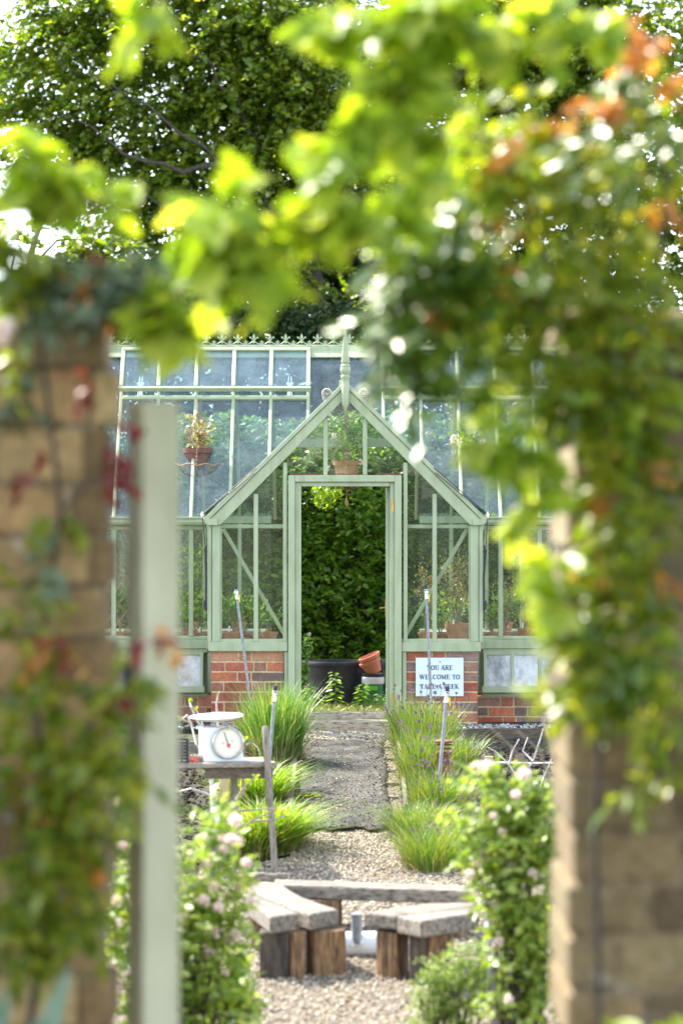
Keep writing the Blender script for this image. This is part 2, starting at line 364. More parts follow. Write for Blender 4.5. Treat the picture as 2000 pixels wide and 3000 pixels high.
sc.view_settings.view_transform='Standard'; sc.view_settings.look='None'; sc.view_settings.exposure=2.3; sc.view_settings.gamma=1
sc.cycles.max_bounces=10; sc.cycles.transparent_max_bounces=24; sc.cycles.diffuse_bounces=4; sc.cycles.glossy_bounces=3; sc.cycles.transmission_bounces=6
sc.cycles.use_denoising=True; sc.cycles.caustics_reflective=False; sc.cycles.caustics_refractive=False
sc.cycles.sample_clamp_indirect=8

# ------------------------------------------------------------------ ground
def sheet(name, xs, ys, zf, mat, kind='structure'):
    mb=MB(); nx=len(xs)
    vs=[(x,y,zf(x,y)) for y in ys for x in xs]
    fs=[(j*nx+i,j*nx+i+1,(j+1)*nx+i+1,(j+1)*nx+i) for j in range(len(ys)-1) for i in range(nx-1)]
    mb.add(vs,fs); o=mb.build(name,mat,smooth=True); 
    if kind: o['kind']=kind
    return o
m,nt,b,_=newmat('garden_soil')
n=noise_(nt,22,8,.7); n2=noise_(nt,1.2,4,.6)
c=ramp(nt,n,[(.3,(.018,.013,.010,1)),(.55,(.05,.037,.028,1)),(.75,(.09,.07,.05,1))])
g=ramp(nt,n,[(.3,(.03,.05,.015,1)),(.7,(.10,.13,.04,1))]); f=ramp(nt,n2,[(.52,(0,0,0,1)),(.6,(1,1,1,1))])
nt.links.new(mixc(nt,f,c,g),b.inputs['Base Color']); b.inputs['Roughness'].default_value=1; bump(nt,b,n,1,.03); M['soil']=m
m,nt,b,_=newmat('gravel_bed'); n=noise_(nt,60,4,.7)
c=ramp(nt,n,[(.3,(.05,.04,.03,1)),(.5,(.17,.14,.10,1)),(.7,(.32,.27,.2,1))]); nt.links.new(c,b.inputs['Base Color']); b.inputs['Roughness'].default_value=1; bump(nt,b,n,1,.015); M['gravelbed']=m
xs=[-400,-120,-40,-12,-6,-3,-1.5,0,1.5,3,6,12,40,120,400]
ys=[-60,-10,5,12,18,19,20.3,22,24,26,28,30,31.6,31.9,33,36,40,60,120,400,1500]
sheet('ground',xs,ys,lambda x,y: gz(y)-.03-(.03 if 22<y<31.5 and abs(x)>1 else 0),M['soil'])
PX0,PX1=-.36,.47
def pathx(Y):
    wd=np.interp(Y,[12,18,22,23.6,24.6,33],[1.6,1.6,1.5,1.0,0,0]); return PX0-wd, PX1+wd
ysp=[8,14,18,19,20.3,21,22,23,23.6,24,24.6,26,28,30,31.6]
mb=MB(); vs=[]
for y in ysp:
    a,b_=pathx(y); vs+= [(a+(b_-a)*t,y,gz(y)) for t in (0,.25,.5,.75,1)]
mb.add(vs,[(j*5+i,j*5+i+1,(j+1)*5+i+1,(j+1)*5+i) for j in range(len(ysp)-1) for i in range(4)])
mb.build('gravel_path',M['gravelbed'])['kind']='structure'
# loose stones of the path
def scatter_path(n, Y0, Y1, s0, s1, xm=None):
    Y=rng.uniform(Y0,Y1,n); a,b_=pathx(Y)
    if xm: a=np.maximum(a,xm[0]); b_=np.minimum(b_,xm[1])
    X=a+(b_-a)*rng.random(n); Z=np.array([gz(y) for y in Y])
    S=rng.uniform(s0,s1,n); return np.stack([X,Y,Z+S*.3],1),S
parts=[scatter_path(15000,17.2,23.6,.008,.017,(-.75,1.1)), scatter_path(9500,23.6,26.4,.007,.014), scatter_path(5200,30.2,31.6,.007,.014), scatter_path(2600,26.4,30.2,.006,.012)]
P=np.concatenate([p[0] for p in parts]); S=np.concatenate([p[1] for p in parts])
o=pebbles('gravel',M['gravel'],P,S,kind='stuff'); tag(o,'loose pale gravel stones covering the garden path','gravel')
# soil clods on the beds
n=5200; X=np.concatenate([rng.uniform(.6,2.6,n),rng.uniform(-2.6,-.55,n)]); Y=rng.uniform(24.5,31.2,2*n)
Z=np.array([gz(y) for y in Y])-.045; S=rng.uniform(.008,.04,2*n)*(.4+rng.random(2*n)*.6)
o=pebbles('soil',M['clod'],np.stack([X,Y,Z],1),S,kind='stuff',jag=.25); tag(o,'dark crumbly soil clods on the vegetable beds','soil')

n=420; Y=np.concatenate([rng.uniform(18.5,25.7,260),rng.uniform(25.7,31.5,160)]); X=rng.uniform(-.6,.9,n); X=np.where(Y>23.5,np.clip(X,-.35,.45),X)
P=np.stack([X,Y,np.array([gz(y) for y in Y])+.055],1); P[:260,2]-=.035
o=leaves('leaf_litter',leafmat('dead_leaf',[(.10,.06,.03,1),(.2,.12,.05,1),(.3,.2,.09,1)],(1,1,1),.1,.8),None,P,rng.normal(size=(n,3))*np.array([1,1,.2]),np.array([0,0,1.])+rng.normal(size=(n,3))*.35,rng.uniform(.015,.045,n),OVAL); tag(o,'dry brown leaf litter scattered on the gravel and mat','leaf litter',kind='stuff')
# mat on the path
m,nt,b,_=newmat('mesh_mat'); tc=N_(nt,'ShaderNodeTexCoord'); 
vo=N_(nt,'ShaderNodeTexVoronoi'); vo.inputs['Scale'].default_value=62; nt.links.new(tc.outputs['Object'],vo.inputs['Vector']); vo.inputs['Scale'].default_value=42
n=noise_(nt,3.5,6,.7); n3=noise_(nt,40,4,.7)
c=ramp(nt,vo.outputs['Distance'],[(.10,(.27,.25,.22,1)),(.40,(.042,.039,.034,1))]); d=ramp(nt,n,[(.36,(.03,.022,.015,1)),(.47,(.5,.48,.44,1)),(.62,(1.2,1.15,1.05,1))])
c=mixc(nt,1.0,c,d,'MULTIPLY'); e=ramp(nt,n3,[(.62,(0,0,0,1)),(.74,(1,1,1,1))]); c=mixc(nt,e,c,(.20,.175,.13,1))
nt.links.new(c,b.inputs['Base Color']); b.inputs['Roughness'].default_value=.9; bump(nt,b,vo.outputs['Distance'],.6,.01); M['mat']=m
mb=MB(); nx,ny=14,60; vs=[]
for j in range(ny+1):
    y_=25.75+(30.75-25.75)*j/ny
    for i in range(nx+1):
        y=y_+(.22*noise.noise((i*.45,1.7,0))+.1*noise.noise((i*1.3,4,0)))*max(0,1-abs(j)/6)
        x=-.315+.67*i/nx+.012*math.sin(y*3.1)
        vs.append((x,y,gz(y)+.03+.018*noise.noise((x*3,y*2.2,3.3))+.012*noise.noise((x*9,y*6,1))))
mb.add(vs,[(j*(nx+1)+i,j*(nx+1)+i+1,(j+1)*(nx+1)+i+1,(j+1)*(nx+1)+i) for j in range(ny) for i in range(nx)])
o=mb.build('path_mat',M['mat'],smooth=True); s=o.modifiers.new('thick','SOLIDIFY'); s.thickness=.012; s.offset=0
tag(o,'dark grey mesh mat laid over the path to the greenhouse','mat')
n=900; Y=np.concatenate([25.7+rng.random(n)**1.6*2.6,rng.uniform(28.3,30.9,500)]); X=np.concatenate([rng.uniform(-.36,.38,n),np.where(rng.random(500)<.5,rng.uniform(-.36,-.2,500),rng.uniform(.2,.4,500))]); S=rng.uniform(.004,.012,n+500)*(.4+rng.random(n+500)*.6)
o=pebbles('dirt_crumbs',M['clod'],np.stack([X,Y,np.array([gz(y) for y in Y])+.045],1),S,kind='stuff',jag=.25); tag(o,'dark dirt crumbs scattered over the path mat','dirt')
n=420; Y=rng.uniform(26,30.9,n); X=rng.uniform(-.34,.36,n); S=rng.uniform(.004,.010,n)
o=pebbles('stray_stones',M['gravel'],np.stack([X,Y,np.array([gz(y) for y in Y])+.048],1),S,kind='stuff'); tag(o,'stray pale stones lying on the path mat','gravel')
# timber step edges poking out beside the mat
for i,(yy,lab) in enumerate([(30.35,'pale timber step edge beside mat, nearest the greenhouse'),(29.6,'pale timber step edge beside mat, second below the greenhouse'),(28.9,'pale timber step edge beside the middle of the mat'),(28.15,'pale timber step edge by the chives, above the rusty bollard base'),(27.4,'pale timber step edge beside mat, farthest from the greenhouse')]):
    mb=MB(); mb.box(-.34,.445+.01*(i%2),yy-.06,yy+.06,gz(yy)-.03,gz(yy)+.022)
    tag(mb.build('step_timber',M['wood_grey'],bevel=.008),lab,'step','timber edges under the path mat')
# steps at the door
def slab(x0,x1,y0,y1,z0,z1,lab,seed):
    mb=MB(); rr=random.Random(seed); n=9; top=[]; 
    fr=[(x0+(x1-x0)*i/n, y0+rr.uniform(-.015,.015)) for i in range(n+1)]; bk=[(x1-(x1-x0)*i/n, y1) for i in range(n+1)]
    mb.prism([(x,y,z0) for x,y in fr+bk],(0,0,z1-z0))
    return tag(mb.build('door_step',M['step'],bevel=.008),lab,'step','weathered steps at the greenhouse door')
M['step']=woodmat('door_step_wood',(.34,.28,.2,1),(.52,.45,.35,1),(.08,.06,.045,1),(1.4,9,9))
slab(-.40,.44,31.80,32.02,-.2,-.022,'cracked weathered timber sill step directly under the greenhouse doorway',3)
slab(-.45,.46,31.52,31.795,-.22,-.085,'lower weathered timber step at the top of the path',4)
# bed edging boards
for x,y0,y1,lab in ((-.385,26.2,30.6,'narrow pale board edging the left bed beside the tall grass'),(.495,26.6,30.6,'narrow pale board edging the chive bed along the path')):
    mb=MB(); mb.hexa([(x-.015,y0,gz(y0)-.1),(x+.015,y0,gz(y0)-.1),(x+.015,y1,gz(y1)-.1),(x-.015,y1,gz(y1)-.1),(x-.015,y0,gz(y0)+.075),(x+.015,y0,gz(y0)+.075),(x+.015,y1,gz(y1)+.075),(x-.015,y1,gz(y1)+.075)])
    tag(mb.build('edging_board',M['wood_grey'],bevel=.004),lab,'edging board')
# terrace boards
t=thing('terrace_board','dark weathered terrace boards holding soil below the right brick wall','terrace board',(1.6,31.3,-.32))
for x0,x1 in ((.95,1.345),(1.35,2.4),(2.405,3.4)):
    mb=MB(); mb.box(x0,x1,31.28,31.33,-.36,-.137); mb.build('plank',M['wood_dark'],t,bevel=.006)
mb=MB(); mb.box(1.33,1.365,31.245,31.278,-.4,-.15); mb.build('peg',M['wood_dark_v'],t,bevel=.004)
t=thing('terrace_board','grey terrace board in the left bed behind the weighing scale','terrace board',(-1.8,29.6,-.4))
mb=MB(); a=at(300,2203,29.6); b_=at(600,2172,29.6); mb.box(-3,b_.x,29.58,29.63,a.z-.1,b_.z); mb.build('plank',M['wood_grey'],t,bevel=.006)
n=520; X=np.concatenate([rng.uniform(.55,2.4,n),rng.uniform(-2.2,-.62,160)]); Y=rng.uniform(31.34,31.94,n+160); S=rng.uniform(.008,.024,n+160)
o=pebbles('flint_gravel',M['flint'],np.stack([X,Y,-.152+rng.random(n+160)*.015],1),S,kind='stuff'); tag(o,'grey flint chippings along the foot of the brick wall','gravel')
mb=MB(); mb.box(.5,3.4,31.335,32.75,-.3,-.158); mb.box(-3.4,-.55,31.6,32.75,-.3,-.165); mb.build('wall_footing_ground',M['soil'])['kind']='structure'

# ------------------------------------------------------------------ greenhouse
X0=.041; SP=.3605
GH=thing('greenhouse','sage green glazed greenhouse with gabled porch, finial and brick base','greenhouse',(X0,33.4,-.2))
BR=[L(182,98,70),L(198,112,74),L(166,92,72),L(150,112,98),L(156,114,90),L(190,120,94),L(134,112,106),L(176,84,60),L(182,134,98)]
MORT=L(200,176,138)
def bricks(mb, x0,x1,z0,z1,y, dep, side=True):
    mb.box(x0+.004,x1-.004,y+.006,y+dep,z0,z1,tuple(MORT[:3]))
    ch=.0925; j=0; z=z1-.012
    while z-ch>z0-.09:
        x=x0; st=(j%2==0); first=True
        if j%2: pass
        while x<x1-.01:
            wd=(.255 if st else .122)*R.uniform(.94,1.05)
            if x+wd>x1-.07: wd=x1-x
            c=R.choice(BR); c=tuple(.8*v+.2*q for v,q in zip(c[:3],(.27,.19,.15))); k=R.uniform(.68,1.2)
            zz0=max(z-ch+.016,z0); p=R.uniform(-.002,.003)
            if z-zz0>.015: mb.box(x+(.007 if x>x0 else 0),x+wd-(.007 if x+wd<x1 else 0),y+p,y+dep*.6,zz0+R.uniform(-.002,.002),z+R.uniform(-.002,.002),tuple(v*k for v in c[:3]))
            x+=wd; st=not st
        z-=ch; j+=1
def px(x,Y): return (x-1000)*Y/F
def pz(y,Y): return CZ+(1500-y)*Y/F
YP,YM,YR,ZE,ZR=32.0,32.6,34.2,1.735,3.40
YB=2*YR-YM
# brick base
for xa,xb in ((px(618,YP),px(832,YP)),(px(1185,YP),px(1399,YP))):
    mb=MB(); bricks(mb,xa,xb,-.2,pz(1908,YP),YP+.02,.16); mb.build('brick_wall',M['brick'],GH,bevel=.004,segs=1)
mb=MB(); bricks(mb,-3.6,px(622,YM)+.02,-.22,pz(2040,YM),YM+.0,.16); mb.build('brick_wall',M['brick'],GH,bevel=.004,segs=1)
mb=MB(); bricks(mb,px(1396,YM)-.02,3.7,-.22,pz(2040,YM),YM+.0,.16); mb.build('brick_wall',M['brick'],GH,bevel=.004,segs=1)
for q in ((-3.6,-.72,YB-.1,YB+.06,2),(.8,3.7,YB-.1,YB+.06,2),(-3.76,-3.61,YM,YB,0),(3.71,3.86,YM,YB,0)):
    mb=MB(); mb.box(q[0],q[1],q[2],q[3],-.25,.55,tuple(BR[q[4]][:3])); mb.build('brick_wall',M['brick'],GH)
fr=M['frame']
def part(name, f, mat=None, bevel=.004, parent=None, smooth=False, segs=2):
    mb=MB(); f(mb); return mb.build(name, mat or fr, parent or GH, bevel=bevel, smooth=smooth, segs=segs)
# porch sills, posts, bars
part('sill',lambda m:(m.pbox(610,842,1881,1908,YP-.03,YP+.12),m.pbox(616,842,1872,1881.5,YP+.0,YP+.1)))
part('sill',lambda m:(m.pbox(1176.5,1408,1881,1909,YP-.03,YP+.12),m.pbox(1176.5,1402,1872,1881.5,YP+.0,YP+.1)))
for s in (-1,1):
    mx=lambda x: x if s<0 else 2*1011-x
    def post(m):
        xs=sorted((mx(608),mx(620))); m.pbox(xs[0],xs[1],1536,1880.5,YP-.012,YP+.09)
        xs=sorted((mx(621.5),mx(645))); m.pbox(xs[0],xs[1],1536,1880.5,YP-.020,YP+.09)
        xs=sorted((mx(645.2),mx(650))); m.pbox(xs[0],xs[1],1540,1872,YP+.012,YP+.05)
    part('corner_post',post)
    def wallbar(m):
        xs=sorted((mx(743),mx(756))); m.pbox(xs[0],xs[1],1447,1880.5,YP-.012,YP+.05)
    part('glazing_bar',wallbar)
    def jambbar(m):
        xs=sorted((mx(829),mx(841))); m.pbox(xs[0],xs[1],1355,1880.5,YP-.014,YP+.05)
    part('glazing_bar',jambbar)
    def transom(m):
        xs=sorted((mx(650),mx(829))); m.pbox(xs[0],xs[1],1537,1548,YP+.052,YP+.08)
    part('transom',transom)
    def brace(m):
        m.bar(at(mx(655),1551,YP+.12),at(mx(838),1868,YP+.12),.035,.012,(0,1,0))
    part('brace',brace)
    def trim(m):
        xs=sorted((mx(832.5),mx(844))); m.pbox(xs[0],xs[1],1908.5,2110,YP-.008,YP+.08)
    part('trim_post',trim)
    def gablebar(m):
        xs=sorted((mx(947),mx(959.5))); m.pbox(xs[0],xs[1],1226,1391,YP-.012,YP+.05)
    part('glazing_bar',gablebar)
    # barge board: capping and fascia
    def barge(m):
        m.prism([at(mx(x),y,YP-.06) for x,y in ((594,1522),(1011,1115),(1011,1131),(607,1527))],(0,.14,0))
        m.prism([at(mx(x),y,YP-.045) for x,y in ((609,1528),(1011,1133.5),(1011,1166),(646,1538),(634,1538))],(0,.10,0))
    part('barge_board',barge)
    def corbel(m):
        m.prism([at(mx(x),y,YP-.075) for x,y in ((593,1520),(637,1520),(637,1539),(613,1539),(604,1536),(598,1529))],(0,.17,0))
    part('eave_bracket',corbel)
    # porch glass
    yin=lambda x:1538-(x-646)*1.0136
    for poly in (((648,1874),(744,1874),(744,yin(744)),(648,1539)),((755,1874),(830,1874),(830,yin(830)),(755,yin(755))),((840,1390),(948,1390),(948,yin(948)),(840,yin(840)))):
        part('glass_pane',lambda m:m.prism([at(mx(x),y,YP+.02) for x,y in poly],(0,.004,0)),M['glass'],0)
    # porch roof slope
    def proof(m):
        ea,ri=at(mx(600),1520,YP+.06),at(1011,1119,YP+.06)
        rb=Vector((ri.x,YM+1.6*(ri.z-ZE)/(ZR-ZE)-.02,ri.z)); eb=Vector((ea.x,YM-.02,ea.z))
        m.prism([ea,ri,rb,eb],(0,0,.005))
    part('glass_pane',proof,M['roofglass'],0)
    def side(m):
        a=at(mx(612),1874,YP+.1); m.box(a.x-.002,a.x+.002,YP+.1,YM-.01,a.z,pz(1545,YP))
    part('glass_pane',side,M['glass'],0)
    def sidebar(m):
        a=at(mx(612),1880,YP+.1); m.box(a.x-.02,a.x+.02,YP+.13,YM-.03,a.z-.07,a.z); m.box(a.x-.02,a.x+.02,YP+.13,YM-.03,pz(1545,YP),pz(1528,YP)); m.box(a.x-.018,a.x+.018,YP+.33,YP+.365,a.z,pz(1545,YP))
    part('side_frame',sidebar)
part('glass_pane',lambda m:m.prism([at(x,y,YP+.02) for x,y in ((958,1390),(1064,1390),(1064,1217),(1011,1166),(958,1217))],(0,.004,0)),M['glass'],0)
part('rusty_flashing',lambda m:(m.pbox(858,940,1387,1390.8,YP-.02,YP+.02),m.pbox(961,1060,1388,1390.8,YP-.02,YP+.02),m.pbox(1098,1176,1387,1390.8,YP-.02,YP+.02)),M['rust'],0)
part('ridge_board',lambda m:m.box(X0-.09+.028,X0+.09-.1,YP+.08,33.8,pz(1124,YP)-.03,pz(1112,YP)))
# finial
def finial(m):
    s=YP/F; c=at(1011.5,1210,YP-.07)
    pr=[(0,0),(5,8),(11.5,30),(12,80),(11,82),(11.5,100),(14,104),(14,108),(10,112),(13,116),(15,122),(15.5,128),(14,134),(12.5,136),(14.5,138),(12,142),(9,145),(12,147.5),(12.3,150),(1.5,272)]
    m.lathe([(r*s,h*s) for r,h in pr],c,n=10)
part('finial',finial,bevel=0,smooth=True)
# door frame
def dframe(m):
    m.pbox(844,864,1392,2108,YP-.05,YP+.10); m.pbox(1155.5,1176,1392,2108,YP-.05,YP+.10); m.pbox(864.2,1155.3,1392,1412,YP-.05,YP+.10)
df=part('door_frame',dframe,bevel=.006)
part('jamb',lambda m:(m.pbox(864.5,882,1412.3,2100,YP-.015,YP+.14),m.pbox(1142.5,1155.2,1412.3,2100,YP-.01,YP+.14),m.pbox(882.2,1142.2,1412.3,1425,YP-.015,YP+.14)),parent=df)
part('hinge',lambda m:m.pbox(1145.5,1154,1465,1501,YP-.0125,YP-.008),M['brass'],.001,df)
part('hinge',lambda m:m.pbox(1145.5,1154,2030,2066,YP-.0125,YP-.008),M['brass'],.001,df)
for yy in (1472,1481,1490,1496):
    pass
# door leaf, open inwards
DX=px(1139,YP)
def leaf(m):
    z0,z1=-.02,pz(1428,YP)
    m.box(DX-.02,DX+.02,YP+.145,YP+.225,z0,z1); m.box(DX-.02,DX+.02,YP+.80,YP+.88,z0,z1)
    for a,b_ in ((z0,z0+.16),(z1-.08,z1),(.62,.70),(z0+.16,.62)): m.box(DX-(.02 if a!=z0+.16 else .012),DX+(.02 if a!=z0+.16 else .012),YP+.2255,YP+.7995,a,b_-.0005)
d_=part('door',leaf)
part('door_glass',lambda m:m.box(DX-.002,DX+.002,YP+.225,YP+.80,.70,pz(1428,YP)-.08),M['glass'],0,d_)
part('handle',lambda m:(m.tube([(DX-.02,YP+.84,.9),(DX-.07,YP+.84,.9),(DX-.07,YP+.76,.9)],.009),m.box(DX-.026,DX-.02,YP+.82,YP+.86,.82,.98)),M['brass'],0,d_)
# main front wall: sills, gutter, bars, glass
XL,XR=-3.6,3.7; xl,xr=px(607,YM),px(1415,YM)
for a,b_ in ((XL,xl),(xr,XR)):
    part('sill',lambda m:(m.box(a,b_,YM-.03,YM+.12,pz(1900,YM),pz(1873,YM)),m.box(a,b_,YM+.005,YM+.1,pz(1872.5,YM),pz(1864,YM))))
    def gut(m):
        pr=[(-.10,.045),(-.10,.03),(-.085,.022),(-.085,-.005),(-.07,-.03),(-.04,-.04),(0,-.045),(0,.0),(.03,.0),(.03,.045)]
        m.prism([(a,YM+y,ZE-.025+z) for y,z in pr],(b_-a,0,0))
    part('gutter',gut,bevel=.003)
    part('eave_beam',lambda m:m.box(a,b_,YM+.005,YM+.09,ZE-.10,ZE-.07))
    part('base_rail',lambda m:m.box(a,b_,YM-.012,YM+.12,pz(2040,YM),pz(2031,YM)))
    part('base_rail',lambda m:(m.box(a,b_,YM-.01,YM+.1,pz(1912,YM),pz(1900.5,YM))))
ks=range(-10,11)
for k in ks:
    X=X0+SP*k
    if XL<X<XR and (X<xl-.05 or X>xr+.05):
        part('glazing_bar',lambda m:m.box(X-.02,X+.02,YM-.012,YM+.06,pz(1864,YM),ZE-.10),bevel=.003)
edges=[XL]+[X0+SP*k for k in ks if XL<X0+SP*k<xl-.05]+[xl]
edges2=[xr]+[X0+SP*k for k in ks if xr+.05<X0+SP*k<XR]+[XR]
for E in (edges,edges2):
    for a,b_ in zip(E[:-1],E[1:]):
        part('glass_pane',lambda m:m.box(a+.005,b_-.005,YM+.02,YM+.024,pz(1866,YM),ZE-.07),M['glass'],0)
# main roof
def sl(X,t,off=0): # a point of the front slope, off = height above it along its normal
    n=Vector((0,-(ZR-ZE),YR-YM)).normalized(); return Vector((X,YM+(YR-YM)*t,ZE+(ZR-ZE)*t))+n*off
HW=1.30
def t0(X): return max(0.0,.705*(1-abs(X-X0)/HW))
for k in ks:
    X=X0+SP*k
    if XL<X<XR and k!=0 : part('rafter',lambda m:m.bar(sl(X,t0(X)-.0),sl(X,.985),.032,.05,(0,-.7,.7)),bevel=.008)
for k in range(-10,10):
    a,b_=X0+SP*k+.005,X0+SP*(k+1)-.005
    if a<XL or b_>XR: continue
    def rp(m):
        pts=[sl(a,t0(a)),sl(b_,t0(b_))]
        if k in(-4,3): pass
        m.prism(pts+[sl(b_,.98),sl(a,.98)],Vector((0,-.0028,.0028)))
    part('glass_pane',rp,M['roofglass'],0)
part('ridge_beam',lambda m:(m.box(XL,XR,YR-.06,YR+.06,ZR-.035,ZR+.015),m.box(XL,XR,YR-.04,YR+.04,ZR+.0155,ZR+.03),m.prism([sl(XL,.935,.012),sl(XL,.975,.012),sl(XL,.975,.03),sl(XL,.935,.03)],(XR-XL,0,0))),bevel=.006)
for side in (0,1):
    part('back_rafter',lambda m:[m.bar((X0+SP*k,YR+.03,ZR-.03),(X0+SP*k,YB if abs(k)>1 else YR+.85,ZE if abs(k)>1 else 2.54),.03,.04,(0,.7,.7)) for k in ks if XL<X0+SP*k<XR and (k<0)==(side==0)],bevel=0)
for a,b_,yb_,zb_ in ((XL,-.70,YB,ZE),(.78,XR,YB,ZE),(-.695,.775,YR+.85,2.52)):
    part('back_roof_glass',lambda m:m.prism([(a,YR+.03,ZR-.03),(b_,YR+.03,ZR-.03),(b_,yb_,zb_),(a,yb_,zb_)],(0,.003,.003)),M['roofglass'],0)
for a,b_ in ((XL,-.72),(.8,XR)):
    part('back_wall_glass',lambda m:m.box(a,b_,YB,YB+.004,.56,ZE-.05),M['glass'],0)
    part('back_frame',lambda m:(m.box(a,b_,YB-.05,YB+.05,ZE-.05,ZE+.02),m.box(a,b_,YB-.07,YB+.07,.5505,.6),[m.box(X0+SP*k-.018,X0+SP*k+.018,YB-.03,YB+.03,.6,ZE-.05) for k in ks if a<X0+SP*k<b_]),bevel=0)
part('back_frame',lambda m:m.box(-.76,.84,YR+.83,YR+.9,2.45,2.53),bevel=0)
for x in (XL-.05,XR+.05):
    part('gable_end_glass',lambda m:m.prism([(x,YM+.05,.55),(x,YB-.05,.55),(x,YB-.05,ZE),(x,YR,ZR-.05),(x,YM+.05,ZE)],(.004,0,0)),M['glass'],0)
# roof vents
def vent(k0,k1,arms):
    n_=Vector((0,-(ZR-ZE),YR-YM)).normalized(); tb,tt=.73,.965
    root=part('roof_vent',lambda m:([m.bar(sl(X0+SP*k,tb,.085),sl(X0+SP*k,tt,.045),.036,.03,n_) for k in range(k0,k1+1)],
        m.bar(sl(X0+SP*k0-.025,tb-.008,.072),sl(X0+SP*k1+.025,tb-.008,.072),.03,.05,n_),m.bar(sl(X0+SP*k0-.018,tt+.006,.05),sl(X0+SP*k1+.018,tt+.006,.05),.04,.03,n_)),bevel=.006)
    part('header',lambda m:m.bar(sl(X0+SP*k0,tb-.035,.01),sl(X0+SP*k1,tb-.035,.01),.05,.03,n_),parent=root)
    for k in range(k0,k1):
        a,b_=X0+SP*k+.01,X0+SP*(k+1)-.01
        part('vent_glass',lambda m:m.prism([sl(a,tb,.08),sl(b_,tb,.08),sl(b_,tt,.042),sl(a,tt,.042)],n_*.004),M['roofglass'],0,root)
    for k in arms:
        c=X0+SP*(k+.5)
        part('stay_arm',lambda m:(m.bar(sl(c-.02,tb-.03,.02),sl(c-.012,tb+.10,-.0),.008,.006,n_),m.bar(sl(c+.02,tb-.03,.02),sl(c+.012,tb+.10,-.0),.008,.006,n_),m.bar(sl(c,tb-.03,.03),sl(c,tb+.06,.0),.014,.006,n_),m.bar(sl(c-.035,tb+.055,0),sl(c+.035,tb+.055,0),.025,.01,n_)),M['label'],0,root)
vent(-6,-1,(-6,-2)); vent(1,6,(1,5))
# ridge cresting
def crest_strip(m):
    z=ZR+.03
    m.box(XL,XR,YR-.012,YR+.012,z,z+.008)
    k=0; x=XL+.1
    pitch=.1555
    while x<XR-.1:
        for s in (-1,1):
            pts=[(x+s*.075*q, YR, z+.012+.036*(1-q)**2.2) for q in (0.05,.25,.5,.75,1)]
            m.tube(pts,.0055,6)
        x+=pitch
cr=part('ridge_cresting',crest_strip,bevel=0)
def fleur(m,x,z,s):
    y=YR-.006
    def P(pts): m.prism([(x+a*s,y,z+b*s) for a,b in pts],(0,.012,0))
    P([(-.012,0),(.012,0),(.008,.03),(-.008,.03)])
    P([(-.02,.03),(.02,.03),(.02,.038),(-.02,.038)])
    P([(0,.0385),(.016,.055),(.012,.075),(0,.098),(-.012,.075),(-.016,.055)])
    for q in (-1,1): P([(q*a,b) for a,b in ((.006,.0385),(.02,.052),(.03,.066),(.042,.068),(.045,.055),(.036,.046),(.03,.052),(.02,.041))][::q])
mb=MB(); fleur(mb,0,ZR+.066,1.0); fl0=None
x=XL+.1; i=0
while x<XR-.1:
    if fl0 is None:
        mb=MB(); fleur(mb,x,ZR+.05,1.0); fl0=mb.build('crest_fleur',fr,cr); x0f=x; mb=MB(); fleur(mb,x+.0777,ZR+.036,.5); bu0=mb.build('crest_bud',fr,cr)
    else:
        for src in (fl0,bu0):
            c=src.copy(); c.location=(x-x0f,0,0); COL.objects.link(c); c.parent=cr
    x+=.1555; i+=1
# low opening sashes under the main sill
def sash(xa,xb,lab_handle=None):
    yt,yb=YM-.02,YM-.13; zt,zb=pz(1912,YM),pz(2024,YM-.1)
    f=lambda X,u,o=0: Vector((X,yt+(yb-yt)*u-o,zt+(zb-zt)*u))
    npan=max(2,round((xb-xa)/.246)); 
    def frm(m):
        for i in range(npan+1):
            X=xa+(xb-xa)*i/npan; m.bar(f(X,0.0),f(X,.9),.030,.03,(0,-1,0))
        m.bar(f(xa-.02,.02),f(xb+.02,.02),.03,.03,(0,-1,0)); m.bar(f(xa-.03,.955),f(xb+.03,.955),.03,.062,(0,0,1))
    root=part('opening_sash',frm)
    for i in range(npan):
        a=xa+(xb-xa)*i/npan+.012; b_=xa+(xb-xa)*(i+1)/npan-.012
        part('sash_glass',lambda m:m.prism([f(a,.03),f(b_,.03),f(b_,.92),f(a,.92)],(0,.004,0)),M['sashglass'],0,root)
    c=(xa+xb)/2 if lab_handle is None else lab_handle
    part('handle',lambda m:m.tube([f(c-.05,.955,.016),f(c-.05,.955,.03),f(c+.05,.955,.03),f(c+.05,.955,.016)],.004,6),M['brass'],0,root)
    part('opening_trim',lambda m:(m.box(xa-.09,xa-.055,YM-.02,YM+.1,zb-.02,zt-.0),m.box(xb+.055,xb+.09,YM-.02,YM+.1,zb-.02,zt-.0),m.box(xa-.0545,xb+.0545,YM+.1,YM+.13,zb-.02,zt-.0)))
sash(-2.37,-1.30); sash(-3.45,-2.58); sash(1.335,2.35,1.335+.6)   
